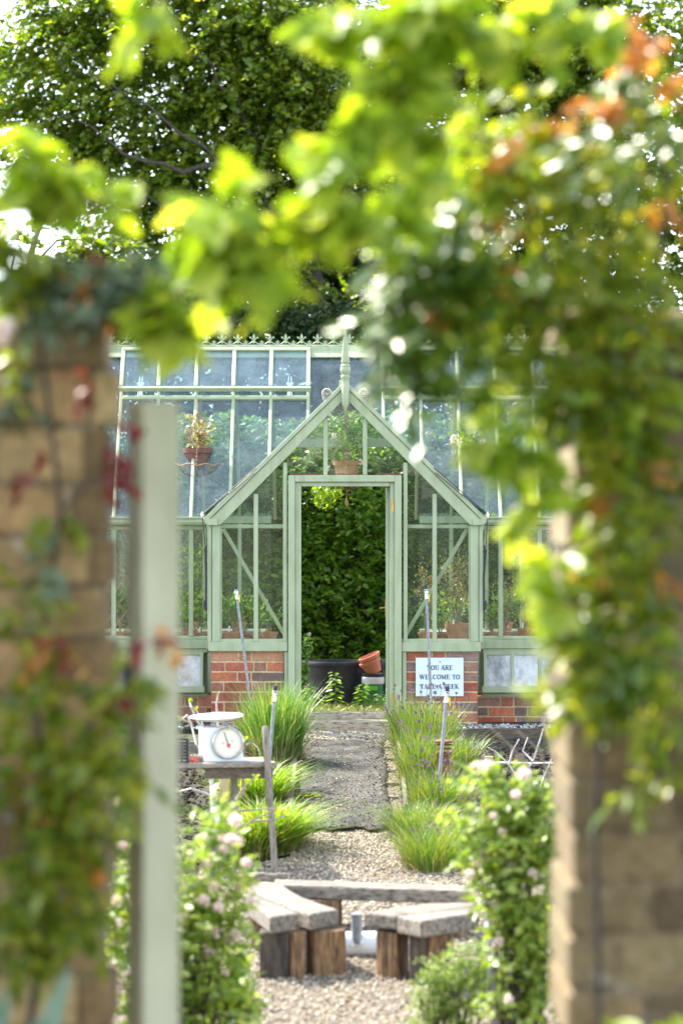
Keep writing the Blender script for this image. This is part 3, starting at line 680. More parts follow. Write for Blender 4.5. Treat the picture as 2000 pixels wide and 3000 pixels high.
# ------------------------------------------------------------------ staging inside the greenhouse
def staging(x0,x1,y0,y1,z,lab):
    t=thing('staging',lab,'plant bench',((x0+x1)/2,(y0+y1)/2,-.2),'plant benches inside the greenhouse')
    mb=MB(); n=4
    for i in range(n):
        a=y0+(y1-y0)*i/n; mb.box(x0,x1,a+.006,a+(y1-y0)/n-.006,z-.025,z)
    mb.build('slats',M['wood_table'],t)
    for X in (x0+.04,x1-.04):
        for Y in (y0+.04,y1-.04):
            mb=MB(); mb.box(X-.02,X+.02,Y-.02,Y+.02,-.2,z-.026); mb.build('leg',M['wood_grey_v'],t)
ZS=.60
staging(-1.12,-.50,YP+.2,YP+.72,ZS,'wooden plant bench inside the porch left of the doorway')
staging(.62,1.2,YP+.2,YP+.72,ZS,'wooden plant bench inside the porch right of the doorway')
staging(-3.4,-1.3,YM+.15,YM+.6,ZS,'long wooden plant bench behind the left main windows')
staging(1.35,3.4,YM+.15,YM+.6,ZS,'long wooden plant bench behind the right main windows')
staging(-3.4,-.75,YB-.75,YB-.25,ZS,'long wooden plant bench along the left back glass')
staging(.85,3.4,YB-.75,YB-.25,ZS,'long wooden plant bench along the right back glass')

def potted(x,ybase,Y,rpx,hpx,label,fol,leaf,size,nleaf,fh,fw,label_stick=False,z=None,group='potted plants inside the greenhouse',tpl=OVAL,flower=None,potmat='terra'):
    s=Y/F; b_=at(x,ybase,Y); b_.z=(ZS+.001) if z is None else z
    r=rpx*s; h=hpx*s
    t=thing('potted_plant',label,'potted plant',b_,group)
    mb=MB(); mb.lathe([(r*.68,0),(r*.92,h*.74),(r,h*.75),(r*1.02,h),(r*.9,h),(r*.86,h*.85)],b_,n=20); mb.build('pot',M[potmat],t,smooth=True)
    fh*=1.15; fw*=1.25; nleaf=int(nleaf*1.35); H=fh*s; W=fw*s; top=b_+Vector((0,0,h*.85))
    mb=MB()
    tips=[]
    for i in range(9):
        a=R.uniform(0,2*PI); q=top+Vector((math.cos(a)*W*R.uniform(.2,.8),math.sin(a)*W*R.uniform(.1,.5),H*R.uniform(.5,.95))); mid=(top+q)/2+Vector((R.uniform(-.03,.03),0,.04))
        mb.tube([top,mid,q],[.004,.003,.0015],5); tips+= [mid,q]
    mb.build('stems',M['twig'],t)
    C=np.array([tuple(R.choice(tips)+Vector((R.gauss(0,W*.22),R.gauss(0,W*.2),R.gauss(0,H*.13)))) for _ in range(nleaf)])
    C[:,2]=np.maximum(C[:,2],top.z-.02)
    D=unit(C-np.array(top)+np.array([0,0,-.05]))+rng.normal(size=C.shape)*.5; Nn=np.array([0,-.3,1.])+rng.normal(size=C.shape)*.5
    leaves('foliage',M[leaf],t,C,D,Nn,rng.uniform(.6,1.2,nleaf)*size,tpl)
    if flower:
        for i in range(flower[1]):
            q=top+Vector((R.uniform(-W,W)*.7,R.uniform(-W,0)*.5,H*R.uniform(.6,1.05))); n_=26; D=runit(n_)
            leaves('blossom',M[flower[0]],t,np.array(q)+D*.006,D,runit(n_),np.full(n_,.02),OVAL)
    if label_stick:
        mb=MB(); q=top+Vector((-r*.4,-r*.3,-.02)); mb.bar(q,q+Vector((.01,0,.085)),.016,.002,(0,1,0)); mb.build('plant_label',M['label'],t)
    return t
potted(684,1866,YP+.32,36,30,'broad terracotta pot of leafy green salad behind left porch window',0,'leaf_pot',.055,130,95,40,True)
potted(752,1868,YP+.30,20,22,'small terracotta pot with upright shoots beside the left jamb',0,'leaf_pot',.06,40,80,26)
potted(712,1872,YP+.24,14,14,'tiny terracotta pot in front of the broad salad pot',0,'leaf_pot',.03,16,26,12)
potted(790,1855,YP+.55,24,26,'terracotta pot of low pale geraniums deep inside the porch',0,'leaf_pot',.045,90,60,42)
potted(1340,1868,YP+.36,38,52,'large terracotta pot of dry bushy salvia behind right porch window',0,'leaf_dry',.032,620,170,62,True,tpl=RHOMB)
potted(1246,1868,YP+.3,22,28,'terracotta pot of tall orange flowered plant by the right doorway',0,'leaf_dry',.03,230,170,34,False,tpl=RHOMB,flower=('leaf_rust',4))
potted(1290,1862,YP+.55,20,20,'small pot of feathery green foliage behind the big dry salvia',0,'leaf_pot',.03,260,75,60,tpl=RHOMB)
potted(1537,1862,YM+.3,23,34,'neat terracotta pot with white label behind right main window',0,'leaf_pot',.035,210,150,58,True,tpl=RHOMB)
potted(1478,1862,YM+.38,18,22,'terracotta pot of yellowish shrub next to the labelled pot',0,'leaf_dry',.03,300,130,52,tpl=RHOMB)
potted(1600,1864,YM+.28,18,20,'small terracotta pot half hidden behind the right stone pillar',0,'leaf_pot',.04,70,90,30)
potted(1440,1862,YM+.3,18,20,'low pot of grey green herbs beside the porch corner',0,'leaf_pot',.028,220,70,36,tpl=RHOMB)
potted(553,1830,YM+.45,26,30,'brown pot of tall leafy climber behind left main window',0,'leaf_pot',.045,220,185,46,z=ZS)
potted(590,1862,YM+.3,15,20,'small terracotta pot at the left porch corner',0,'leaf_pot',.05,36,50,24,True)
potted(545,1864,YM+.25,17,22,'terracotta pot of bright green shoots beside the gate post',0,'leaf_pot',.06,46,52,26)
potted(352,1862,YM+.36,20,22,'terracotta pot inside the wire obelisk near the left pillar',0,'leaf_pot',.035,200,160,30,tpl=RHOMB)
potted(440,1862,YM+.34,24,28,'terracotta pot hidden behind the pale gate post',0,'leaf_pot',.05,90,80,36)
for i,(x,l) in enumerate(((560,'tall potted shrub on the back bench, seen above the climber'),(700,'potted shrub on the back bench behind the left porch window'),(1330,'potted shrub on the back bench behind the big dry salvia'),(1480,'potted shrub on the back bench by the right porch corner'))):
    potted(x,1850,YB-.5,24,26,l,0,'leaf_pot',.05,150,70,50,tpl=OVAL)
# wire obelisk
c=at(350,1862,YM+.34); c.z=ZS
t=thing('wire_obelisk','rusty wire lattice plant cage behind the leftmost window','plant support',c)
mb=MB(); r=.16; hh=.6
for i in range(8):
    for s in (-1,1):
        mb.tube([c+Vector((r*math.cos(a),r*math.sin(a)*.8,hh*j/10)) for j in range(11) for a in [i*PI/4+s*j*.28]],.0035,5)
mb.build('lattice',M['rustiron'],t)
for zz in (.02,hh):
    mb=MB(); mb.tube([c+Vector((r*math.cos(a),r*math.sin(a)*.8,zz)) for a in np.linspace(0,2*PI,25)],.006,6); mb.build('hoop',M['rustiron'],t)

# hanging baskets
def basket(x,ytop,ypot0,ypot1,Y,rpx,label,yend,potmat,nleaf,leaf,flower,bask=True,leftspill=False):
    s=Y/F; c0=at(x,ytop,Y); p0=at(x,ypot0,Y); p1=at(x,ypot1,Y); r=rpx*s
    t=thing('hanging_basket',label,'hanging basket',p1,'hanging baskets inside the greenhouse')
    mb=MB(); mb.lathe([(r*.62,0),(r*.9,(p0.z-p1.z)*.8),(r,(p0.z-p1.z)*.82),(r*1.03,p0.z-p1.z),(r*.9,p0.z-p1.z)],p1,n=20); mb.build('pot',M[potmat],t,smooth=True)
    zr=p1.z+(p0.z-p1.z)*(.38 if bask else .9); R2=r*1.75
    mb=MB()
    for i in range(3):
        a=i*2*PI/3+.5; rim=Vector((x*0+p0.x+R2*math.cos(a),p0.y+R2*math.sin(a),zr))
        for j in range(26):
            q=c0.lerp(rim,j/26); q2=c0.lerp(rim,(j+.8)/26); mb.bar(q,q2,.014 if j%2 else .005,.005 if j%2 else .014,(0,1,.1))
    mb.build('chain',M['rustiron'],t)
    mb=MB(); mb.tube([(p0.x+R2*math.cos(a),p0.y+R2*math.sin(a),zr+.01*math.sin(a*9)) for a in np.linspace(0,2*PI,49)],.007,6)
    for i in range(12):
        a=i*PI/6; mb.tube([(p0.x+R2*math.cos(a)*f_,p0.y+R2*math.sin(a)*f_,zr-(zr-p1.z+.02)*g_) for f_,g_ in ((1,0),(.92,.4),(.7,.8),(.35,1),(.05,1.05))],.004,5)
    for s_ in (-1,1):
        mb.tube([(p1.x+s_*q,p1.y,p1.z-.02-w_) for q,w_ in ((.01,0),(.045,.025),(.05,.055),(.03,.065),(.012,.05))],.005,5)
    pe=at(x,yend,Y); mb.lathe([(0,0),(.016,.03),(.018,.05),(.004,.09),(.004,(p1.z-pe.z))],pe,n=8)
    mb.build('wire_frame',M['rustiron'],t); mb=MB()
    for s_ in (-1,1):
        mb.tube([(c0.x+s_*q,c0.y,c0.z+w_) for q,w_ in ((.0,.06),(.02,.02),(.05,-.005),(.075,.01),(.07,.035),(.055,.03))],.006,5)
    mb.tube([c0+Vector((0,0,.0)),c0+Vector((0,0,.16))],.006,5)
    mb.build('hook',M['rustiron'],t)
    top=Vector((p0.x,p0.y,p0.z-.02)); mb=MB(); tips=[]
    for i in range(8):
        a=R.uniform(0,2*PI); q=top+Vector((math.cos(a)*r*R.uniform(.5,1.5),math.sin(a)*r*.8,R.uniform(.12,.34))); mb.tube([top,(top+q)/2+Vector((R.uniform(-.03,.03),0,.03)),q],[.005,.004,.002],5); tips.append(q); tips.append((top+q)/2)
    mb.build('stems',M['rustiron'],t)
    C=np.array([tuple(R.choice(tips)+Vector((R.gauss(0,.05),R.gauss(0,.05),R.gauss(0,.05)))) for _ in range(nleaf)])
    if leftspill:
        n2=150; q=np.stack([p1.x-.19+rng.normal(size=n2)*.07,p1.y-.03+rng.normal(size=n2)*.05,p1.z-.085+rng.normal(size=n2)*.05],1)
        q=q[(q[:,2]>pz(1488,Y))]; leaves('trailing_leaves',M['leaf_vine'],t,q,rng.normal(size=q.shape)+np.array([-.3,-.3,-.6]),np.array([0,-.7,.6])+rng.normal(size=q.shape)*.4,rng.uniform(.03,.06,len(q)),LOBE)  # brighter leaf colour paints in the sun falling through the roof
    D=rng.normal(size=C.shape)+np.array([0,-.2,-.4]); leaves('foliage',M[leaf],t,C,D,np.array([0,-.4,1.])+rng.normal(size=C.shape)*.5,rng.uniform(.7,1.2,len(C))*.045,LOBE)
    for i in range(flower):
        q=top+Vector((R.uniform(-1,1)*r*1.9,R.uniform(-.1,.0),R.uniform(-.05,.3))); D=runit(30); leaves('blossom',M['petal_pink'],t,np.array(q)+D*.01,D,runit(30),np.full(30,.024),OVAL)
basket(1015,1228,1350,1424,YP+.28,40,'terracotta hanging basket of pink geraniums above the open doorway',1487,'terra',150,'leaf_pot',5,leftspill=True)
basket(580,1225,1313,1392,YM+.62,42,'hanging pot with trailing straggly plant behind the left roof glass',1440,'clay',150,'leaf_dry',0)
basket(1385,1240,1352,1400,YM+.7,32,'hanging basket of pink flowers behind the right roof glass',1430,'black',190,'leaf_pot',6)

# rolled blinds at the porch ridge and their cords
for s,lab in ((-1,'white rolled blind on porch roof ridge left of the finial'),(1,'white rolled blind on porch roof ridge right of the finial')):
    c=at(1011+s*54,1152,YP-.045); t=thing('rolled_blind',lab,'rolled blind',c,'rolled blinds on the porch roof')
    mb=MB(); mb.lathe([(.042,.012),(.046,.02),(.046,1.2),(.04,1.21)],c,axis=(0,1,0),n=20); mb.build('roll',M['blind'],t,smooth=True)
    mb=MB(); mb.tube([c+Vector((math.cos(a)*(.012+.0027*a),-.002,math.sin(a)*(.012+.0027*a))) for a in np.linspace(0,4*PI,44)],.0045,5); mb.build('roll_edge',M['wood_grey'],t)
    mb=MB(); mb.bar(c+Vector((0,.005,-.01)),c+Vector((-s*.012,.005,-.055)),.016,.012,(0,1,0)); mb.build('bracket',fr,t)
for s,lab in ((-1,'black blind cord hanging at the left porch eave'),(1,'black blind cord hanging at the right porch eave')):
    mx=(lambda x:x) if s<0 else (lambda x:2*1010-x)
    c=at(mx(592),1508,YP-.09); t=thing('blind_cord',lab,'cord',at(mx(602),1800,YP-.06),'blind cords on the porch')
    mb=MB(); mb.tube([at(mx(750),1370,YP-.075),c],.004,6); mb.tube([at(mx(745),1385,YP-.075),c+Vector((0,0,-.01))],.004,6)
    dx=10 if s<0 else 6
    mb.tube([c,at(mx(592+dx*.6),1560,YP-.08),at(mx(592+dx),1605,YP-.065)],.0045,6)
    for q in (-1,1): mb.tube([at(mx(592+dx+q*1.5),1600+R.uniform(-3,12),YP-.065),at(mx(604+q*1.2),1690,YP-.06),at(mx(603+q),1790,YP-.06)],.0075,6)
    mb.tube([at(mx(599.5),1760,YP-.065),at(mx(598.5),1785,YP-.065)],.013,7)
    mb.build('rope',M['black'],t)
    mb=MB(); mb.lathe([(.016,-.008),(.018,0),(.016,.008)],c,axis=(0,1,0),n=12); mb.tube([c,c+Vector((0,.06,.02))],.006,6); mb.tube([c+Vector((0,0,.03)),c+Vector((0,0,-.03))],.006,6); mb.build('pulley',M['chrome'],t)
# seedling in the gutter
c=at(1440,1522,YM-.06); t=thing('seedling','small green seedling growing in the right gutter','seedling',c)
n=16; a=np.linspace(0,6,n); D=np.stack([np.cos(a)*.7,np.sin(a)*.7,.5+rng.random(n)],1); P=np.array(c)+np.stack([np.zeros(n),np.zeros(n),rng.random(n)*.05],1)
leaves('leaf_rosette',M['leaf_pot'],t,P,D,np.cross(D,np.array([0,1.,.3])),np.full(n,.055),NARROW)

# ------------------------------------------------------------------ sign
c=at(1287,2040,YP-.008); SG=thing('welcome_sign','pale blue sign with black capitals fixed to the right brick wall','sign',c)
mb=MB(); mb.pbox(1217,1357,1927,2040,YP-.008,YP+.012); mb.build('board',M['signboard'],SG,bevel=.002)
mb=MB(); mb.lathe([(.006,0),(.0055,.003),(.002,.004)],at(1288,1939,YP-.008),axis=(0,-1,0),n=10); mb.build('nail',M['ink'],SG)
def arc(cx,cy,rx,ry,a0,a1,w,n=12): return [('p',[(cx+rx*math.cos(a),cy+ry*math.sin(a)) for a in np.linspace(a0,a1,n)],w)]
TK,TN=.2,.075
def st(x0,y0,x1,y1,w): return [('p',[(x0,y0),(x1,y1)],w)]
def sf(x,y,l=.34): return st(x-l/2,y,x+l/2,y,.06)
GL={ # glyphs on a unit-height body: width, strokes (thick and thin, with serifs)
 'Y':(.95,st(.15,.97,.47,.45,TK)+st(.8,.97,.47,.45,TN)+st(.47,.47,.47,0,TK)+sf(.16,.97)+sf(.8,.97,.28)+sf(.47,.03)),
 'O':(1.0,arc(.5,.5,.36,.46,PI*.62,PI*1.38,TK)+arc(.5,.5,.36,.46,-PI*.38,PI*.38,TK)+arc(.5,.5,.36,.46,PI*.36,PI*.64,TN)+arc(.5,.5,.36,.46,PI*1.36,PI*1.64,TN)),
 'U':(.95,st(.22,.97,.22,.3,TK)+arc(.48,.3,.26,.27,PI,2*PI,.1)+st(.74,.97,.74,.3,TN)+sf(.22,.97)+sf(.74,.97,.26)),
 'A':(.95,st(.12,0,.45,.97,TN)+st(.45,.97,.79,0,TK)+st(.24,.33,.68,.33,TN)+sf(.12,.03,.26)+sf(.79,.03)),
 'R':(.98,st(.22,.97,.22,0,TK)+st(.22,.95,.5,.95,TN)+arc(.5,.73,.2,.22,-PI/2,PI/2,.15)+st(.22,.51,.5,.51,TN)+st(.46,.5,.8,.02,TK)+sf(.22,.97)+sf(.22,.03)+sf(.84,.03,.2)),
 'E':(.88,st(.22,.97,.22,0,TK)+st(.22,.95,.74,.95,TN)+st(.22,.5,.56,.5,TN)+st(.22,.04,.76,.04,TN)+st(.74,.95,.74,.72,.06)+st(.57,.62,.57,.38,.06)+st(.77,.04,.77,.28,.06)+sf(.2,.97,.3)+sf(.2,.03,.3)),
 'W':(1.32,st(.14,.97,.38,.02,TK)+st(.38,.02,.62,.92,TN)+st(.6,.97,.86,.02,TK)+st(.86,.02,1.12,.97,TN)+sf(.14,.97,.3)+sf(.58,.97,.26)+sf(1.12,.97,.26)),
 'L':(.85,st(.22,.97,.22,0,TK)+st(.22,.04,.74,.04,TN)+st(.75,.04,.75,.32,.06)+sf(.22,.97)+sf(.22,.03)),
 'C':(.95,arc(.52,.5,.36,.46,PI*.6,PI*1.4,TK)+arc(.52,.5,.36,.46,PI*.25,PI*.62,TN)+arc(.52,.5,.36,.46,PI*1.38,PI*1.78,TN)+st(.8,.97,.8,.66,.07)),
 'M':(1.2,st(.18,.97,.18,0,TN)+st(.2,.97,.56,.1,TK)+st(.56,.1,.92,.97,TN)+st(.94,.97,.94,0,TK)+sf(.16,.97,.26)+sf(.18,.03,.26)+sf(.94,.97)+sf(.94,.03)),
 'T':(.9,st(.45,.97,.45,0,TK)+st(.1,.95,.8,.95,TN)+st(.1,.95,.1,.7,.06)+st(.8,.95,.8,.7,.06)+sf(.45,.03)),
 'K':(1.0,st(.22,.97,.22,0,TK)+st(.3,.42,.76,.96,TN)+st(.4,.56,.8,.02,TK)+sf(.22,.97)+sf(.22,.03)+sf(.76,.97,.26)+sf(.84,.03,.26)),
 'P':(.85,st(.22,.97,.22,0,TK)+st(.22,.95,.48,.95,TN)+arc(.48,.71,.22,.24,-PI/2,PI/2,.16)+st(.22,.47,.48,.47,TN)+sf(.22,.97)+sf(.22,.03)),
 ' ':(.42,[])}
def write(mb,text,x0,x1,y0,y1,Y):
    wt=sum(GL[c][0] for c in text); a=at(x0,y1,Y); b_=at(x1,y0,Y); sx=(b_.x-a.x)/wt; sz=b_.z-a.z; cx=a.x
    for ch in text:
        wd,sts=GL[ch]
        for _,pts,w_ in sts:
            for p,q in zip(pts[:-1],pts[1:]):
                P=Vector((cx+p[0]*sx,Y,a.z+p[1]*sz)); Q=Vector((cx+q[0]*sx,Y,a.z+q[1]*sz)); e=(Q-P).normalized()*.0006
                mb.bar(P-e,Q+e,w_*sx,.002+.0004*R.random(),(0,1,0))
        cx+=wd*sx
mb=MB()
write(mb,'YOU ARE',1249,1326,1949,1963,YP-.0095); write(mb,'WELCOME TO',1228,1347,1976,1990,YP-.0095); write(mb,'TAKE A PEEK',1230,1344,2004,2018,YP-.0095)
mb.build('lettering',M['ink'],SG)

# ------------------------------------------------------------------ standpipes
def standpipe(x0,y0,x1,y1,Y,rad,label,lever=1):
    top=at(x0,y0,Y); bot=at(x1,y1,Y); d=(top-bot).normalized(); ln=(top-bot).length
    t=thing('standpipe',label,'standpipe',bot,'galvanised garden standpipes')
    mb=MB(); mb.tube([bot-d*.08,bot+d*(ln*.5),top-d*.13],rad,10); mb.build('pipe',M['metal'],t,smooth=True)
    mb=MB(); q=top-d*.13; mb.lathe([(rad*1.05,0),(rad*1.35,.004),(rad*1.35,.03),(rad*1.1,.035),(rad*1.1,.05),(rad*1.5,.054),(rad*1.5,.075),(rad,.08)],q,axis=d,n=12); mb.build('valve',M['chrome'],t,smooth=True)
    mb=MB(); q=top-d*.053; mb.lathe([(rad*1.2,0),(rad*1.2,.012),(rad*1.35,.014),(rad*1.35,.024),(rad*1.0,.026),(rad*1.0,.034),(rad*1.3,.036),(rad*1.15,.053),(rad*.6,.053)],q,axis=d,n=12); mb.build('connector',M['black'],t,smooth=True)
    mb=MB(); q=top-d*.07; mb.lathe([(rad*1.32,0),(rad*1.32,.006)],top-d*.045,axis=d,n=12); mb.build('collar',M['label'],t)
    mb=MB(); q=top-d*.085; mb.bar(q,q+Vector((lever*.022,-.012,-.004)),.008,.008); mb.bar(q+Vector((lever*.022,-.012,0)),q+Vector((lever*.026,-.014,-.065)),.012,.004,(0,1,0)); mb.build('lever',M['yellow'],t)
standpipe(690,1715,730,2030,31.3,.0125,'galvanised standpipe leaning across the left porch window',1)
standpipe(1247,1713,1263,2075,31.2,.0125,'galvanised standpipe standing in front of the welcome sign',1)
standpipe(807,2009,789,2235,27.8,.014,'short galvanised standpipe in front of the tall left grass',-1)
standpipe(1310,2011,1278,2375,27.1,.0145,'galvanised standpipe leaning in front of the rusty bollard',1)
standpipe(634,2338,611,2760,17.9,.0125,'blurred standpipe rising from the left rose bush',-1)
standpipe(1426,2650,1452,3080,17.6,.0125,'blurred standpipe half hidden in the right rose bush',1)

# ------------------------------------------------------------------ rusty bollard, stake, hose
c=at(1299,2318,27.9); c.z=gz(27.9)-.05
t=thing('bollard_light','rusty brown round bollard light with louvred head in the chives','bollard light',c)
s=27.9/F; h=lambda y: pz(y,27.9)-c.z
mb=MB(); mb.lathe([(23.5*s,0),(20.5*s,h(2213)),(24.5*s,h(2211)),(24.5*s,h(2205)),(20*s,h(2203))],c,n=28); mb.build('body',M['rust'],t,smooth=True)
for y in (2192.5,2181):
    mb=MB(); mb.lathe([(18*s,h(y+2.4)),(25.5*s,h(y+2)),(26*s,h(y)),(18*s,h(y-2))],c,n=28); mb.build('louvre',M['rust'],t,smooth=True)
mb=MB(); mb.lathe([(20*s,h(2176)),(27.5*s,h(2174)),(27.5*s,h(2170.5)),(22*s,h(2167.5)),(4*s,h(2166.5))],c,n=28); mb.build('cap',M['rust'],t,smooth=True)
mb=MB()
for a in range(4): mb.tube([c+Vector((15*s*math.cos(a*PI/2+.5),15*s*math.sin(a*PI/2+.5),h(2206))),c+Vector((15*s*math.cos(a*PI/2+.5),15*s*math.sin(a*PI/2+.5),h(2174)))],.006,6)
mb.build('rods',M['brass'],t)
mb=MB(); a=at(1420,2345,26.8); b_=at(1444,2216,26.8); mb.box(a.x,b_.x,26.8,26.85,gz(26.8)-.15,b_.z)
tag(mb.build('stake',M['wood_new'],bevel=.003),'pale sawn wooden stake in the right soil bed','stake')
mb=MB(); a=at(645,2420,25.2); b_=at(670,2262,25.2); mb.box(a.x,b_.x,25.2,25.25,gz(25.2)-.2,b_.z)
tag(mb.build('stake',M['wood_new'],bevel=.003),'pale yellowish wooden stake behind the rustic table','stake')
mb=MB(); mb.tube([at(x,y,27.2) for x,y in ((1372,2276),(1384,2279),(1398,2284),(1404,2294),(1402,2304),(1394,2312))],.007,6); mb.tube([at(x,y,29.0) for x,y in ((1400,2238),(1470,2234),(1545,2236),(1620,2235))],.009,6)
tag(mb.build('drip_hose',M['label'],smooth=True),'thin pale irrigation hose looping over dark soil','hose')

# ------------------------------------------------------------------ table, scale, things on it
TY=24.0; ts=TY/F
TB=thing('rustic_table','rustic grey timber table with one tall post leg','table',(px(660,TY),TY+.2,gz(TY)))
def zt(x,y,Y=TY): return at(x,y,Y)
mb=MB(); tz=pz(2238,TY)
fl=(px(430,TY),TY-.02); frr=(px(812,TY),TY+.16)
for i in range(4):
    q0,q1=i/4+.008,(i+1)/4-.008; dep=.52; rag=R.uniform(-.02,.02)
    A=[(fl[0],fl[1]+dep*q0),(frr[0]-.09*q0+rag,frr[1]+dep*q0),(frr[0]-.09*q1+rag,frr[1]+dep*q1),(fl[0],fl[1]+dep*q1)]
    mb.hexa([(x,y,tz-.035) for x,y in A]+[(x,y,tz+.0) for x,y in A])
mb.build('tabletop',M['wood_table'],TB,bevel=.008)
for ya,yb,xe in ((.12,.2,798),(.5,.55,790)):
    mb=MB(); mb.bar((px(600,TY),TY+ya,tz-.075),(px(xe,TY),TY+yb,tz-.075),.03,.075); mb.build('apron',M['wood_dark'],TB,bevel=.004)
def leg(pts,r): 
    mb=MB(); mb.tube(pts,r,9); mb.build('leg',M['wood_grey_v'],TB,smooth=True)
leg([(px(804,TY),TY+.12,gz(TY)-.05),(px(797,TY),TY+.12,pz(2440,TY)),(px(785,TY),TY+.12,pz(2280,TY)),(px(779,TY),TY+.12,pz(2190,TY)),(px(776,TY),TY+.12,pz(2136,TY)),(px(776,TY),TY+.12,pz(2130,TY))],[.024,.023,.025,.025,.024,.014])
leg([(px(684,TY),TY+.42,gz(TY)-.05),(px(680,TY),TY+.42,tz-.036)],[.026,.026])
leg([(px(450,TY),TY+.1,gz(TY)-.05),(px(448,TY),TY+.1,tz-.036)],[.026,.026]); leg([(px(460,TY),TY+.44,gz(TY)-.05),(px(458,TY),TY+.44,tz-.036)],[.026,.026])
# kitchen scale
SCY=TY+.26; sc0=Vector((px(655,SCY),SCY,tz+.001))
SCL=thing('kitchen_scale','white enamel kitchen scale with round cream dial on the table','scale',sc0)
rot=Matrix.Rotation(math.radians(14),3,'Z')
def SP_(x,y,z): return sc0+rot@Vector((x,y,z))
u=SCY/F
def xl_(p): return (p-655)*u
bh=pz(2130,SCY)-tz
mb=MB()
ft=[(-.155,0),(-.155,bh*.995),(.045,bh),(.09,bh*.86),(.13,.022),(.165,.012),(.165,0)]
mb.prism([SP_(x,-.07,z) for x,z in ft],rot@Vector((0,.17,0))); mb.build('body',M['white'],SCL,bevel=.008)
dc=(.012,-.072,pz(2175,SCY)-tz); dr=46*u
ax=rot@Vector((0,-1,0))
mb=MB(); mb.lathe([(dr*.98,0),(dr*1.03,.006),(dr*1.03,.022),(dr*.97,.027),(dr*.94,.02),(dr*.94,.004)],SP_(*dc),axis=ax,n=36,cap=False); mb.build('bezel',M['chrome'],SCL,smooth=True)
mb=MB(); mb.lathe([(dr*.95,0),(dr*.95,.008),(.001,.0085)],SP_(*dc),axis=ax,n=36); dl=mb.build('dial',M['cream'],SCL)
def dp(a,r,o=.011): return SP_(dc[0]+math.sin(a)*r,dc[1]-o,dc[2]+math.cos(a)*r)
mb=MB(); mb.bar(dp(-.33,dr*.72),dp(-.33,-dr*.1),.005,.002,ax); mb.build('needle',M['ink'],SCL)
mb=MB(); mb.prism([dp(-.33+PI,dr*q) if False else dp(a,dr*q,.0135) for a,q in ((-.33,.02),(2.0,.2),(2.8,.34),(3.5,.22))],ax*.002); mb.build('needle_weight',M['red'],SCL)
mb=MB()
for i in range(40):
    a=i*2*PI/40; mb.bar(dp(a,dr*.82,.0098),dp(a,dr*(.88 if i%5 else .9),.0098),.0022 if i%5 else .004,.001,ax)
for a in (-1.6,1.2): mb.lathe([(.005,0),(.005,.002)],dp(a,dr*.3,.0095),axis=ax,n=8)
mb.build('dial_marks',M['twig'],SCL)
mb=MB(); pc=sc0+Vector((xl_(634),0,pz(2112,SCY)-tz)); prr=80*u
mb.lathe([(.02,.0),(prr*.6,.006),(prr*.97,.026),(prr,.034),(prr*.97,.036),(prr*.6,.014),(.01,.010)],pc,axis=(-.035,-.05,1),n=40); mb.build('pan',M['white'],SCL,smooth=True)
mb=MB(); mb.tube([SP_(-.075,.02,bh-.01),SP_(-.075,.02,pz(2113,SCY)-tz)],.008); mb.tube([SP_(.03,.02,bh-.01),SP_(.03,.02,pz(2112,SCY)-tz)],.008); mb.build('pan_support',M['metal'],SCL)
# crate, brush, secateurs handle
cx=px(536,TY); c=Vector((cx-.12,TY+.12,tz+.001)); t=thing('plastic_crate','black open plastic crate on the left end of the table','crate',c)
mb=MB(); x0,x1,y0,y1=cx-.28,px(552,TY+.08),TY+.08,TY+.40; hz=.135
for z in (0,.045,.09,hz):
    mb.box(x0,x1,y0,y0+.01,c.z+z-.0,c.z+z+.014); mb.box(x0,x1,y1-.01,y1,c.z+z,c.z+z+.014); mb.box(x1-.01,x1,y0+.01,y1-.01,c.z+z,c.z+z+.014); mb.box(x0,x0+.01,y0+.01,y1-.01,c.z+z,c.z+z+.014)
for i in range(9):
    X=x0+(x1-x0-.012)*i/8; mb.box(X,X+.012,y0-.002,y0+.012,c.z,c.z+hz+.012)
mb.box(x1-.014,x1+.002,y0-.003,y0+.016,c.z,c.z+hz+.03)
mb.build('basket',M['black'],t)
c=Vector((px(578,TY+.2),TY+.2,tz)); t=thing('scrubbing_brush','small wooden scrubbing brush beside the kitchen scale','brush',c)
mb=MB(); mb.lathe([(.001,.024),(.026,.025),(.032,.034),(.028,.05),(.001,.052)],c,n=20); 
for i,v in enumerate(mb.v): mb.v[i]=(c.x+(v[0]-c.x)*1.9,v[1],v[2])
mb.build('back',M['brushwood'],t,smooth=True,bevel=0)
mb=MB(); mb.box(c.x-.05,c.x+.05,c.y-.02,c.y+.02,c.z+.001,c.z+.026); mb.build('bristles',M['twig'],t)
mb=MB(); c=Vector((px(556,TY+.1),TY+.1,tz+.018)); mb.tube([c,c+Vector((.02,0,.004)),c+Vector((.05,0,-.006)),c+Vector((.055,0.02,-.008))],[.010,.013,.011,.006],9)
tag(mb.build('tool_handle',M['red'],smooth=True),'red plastic tool handle lying beside the black crate','tool')

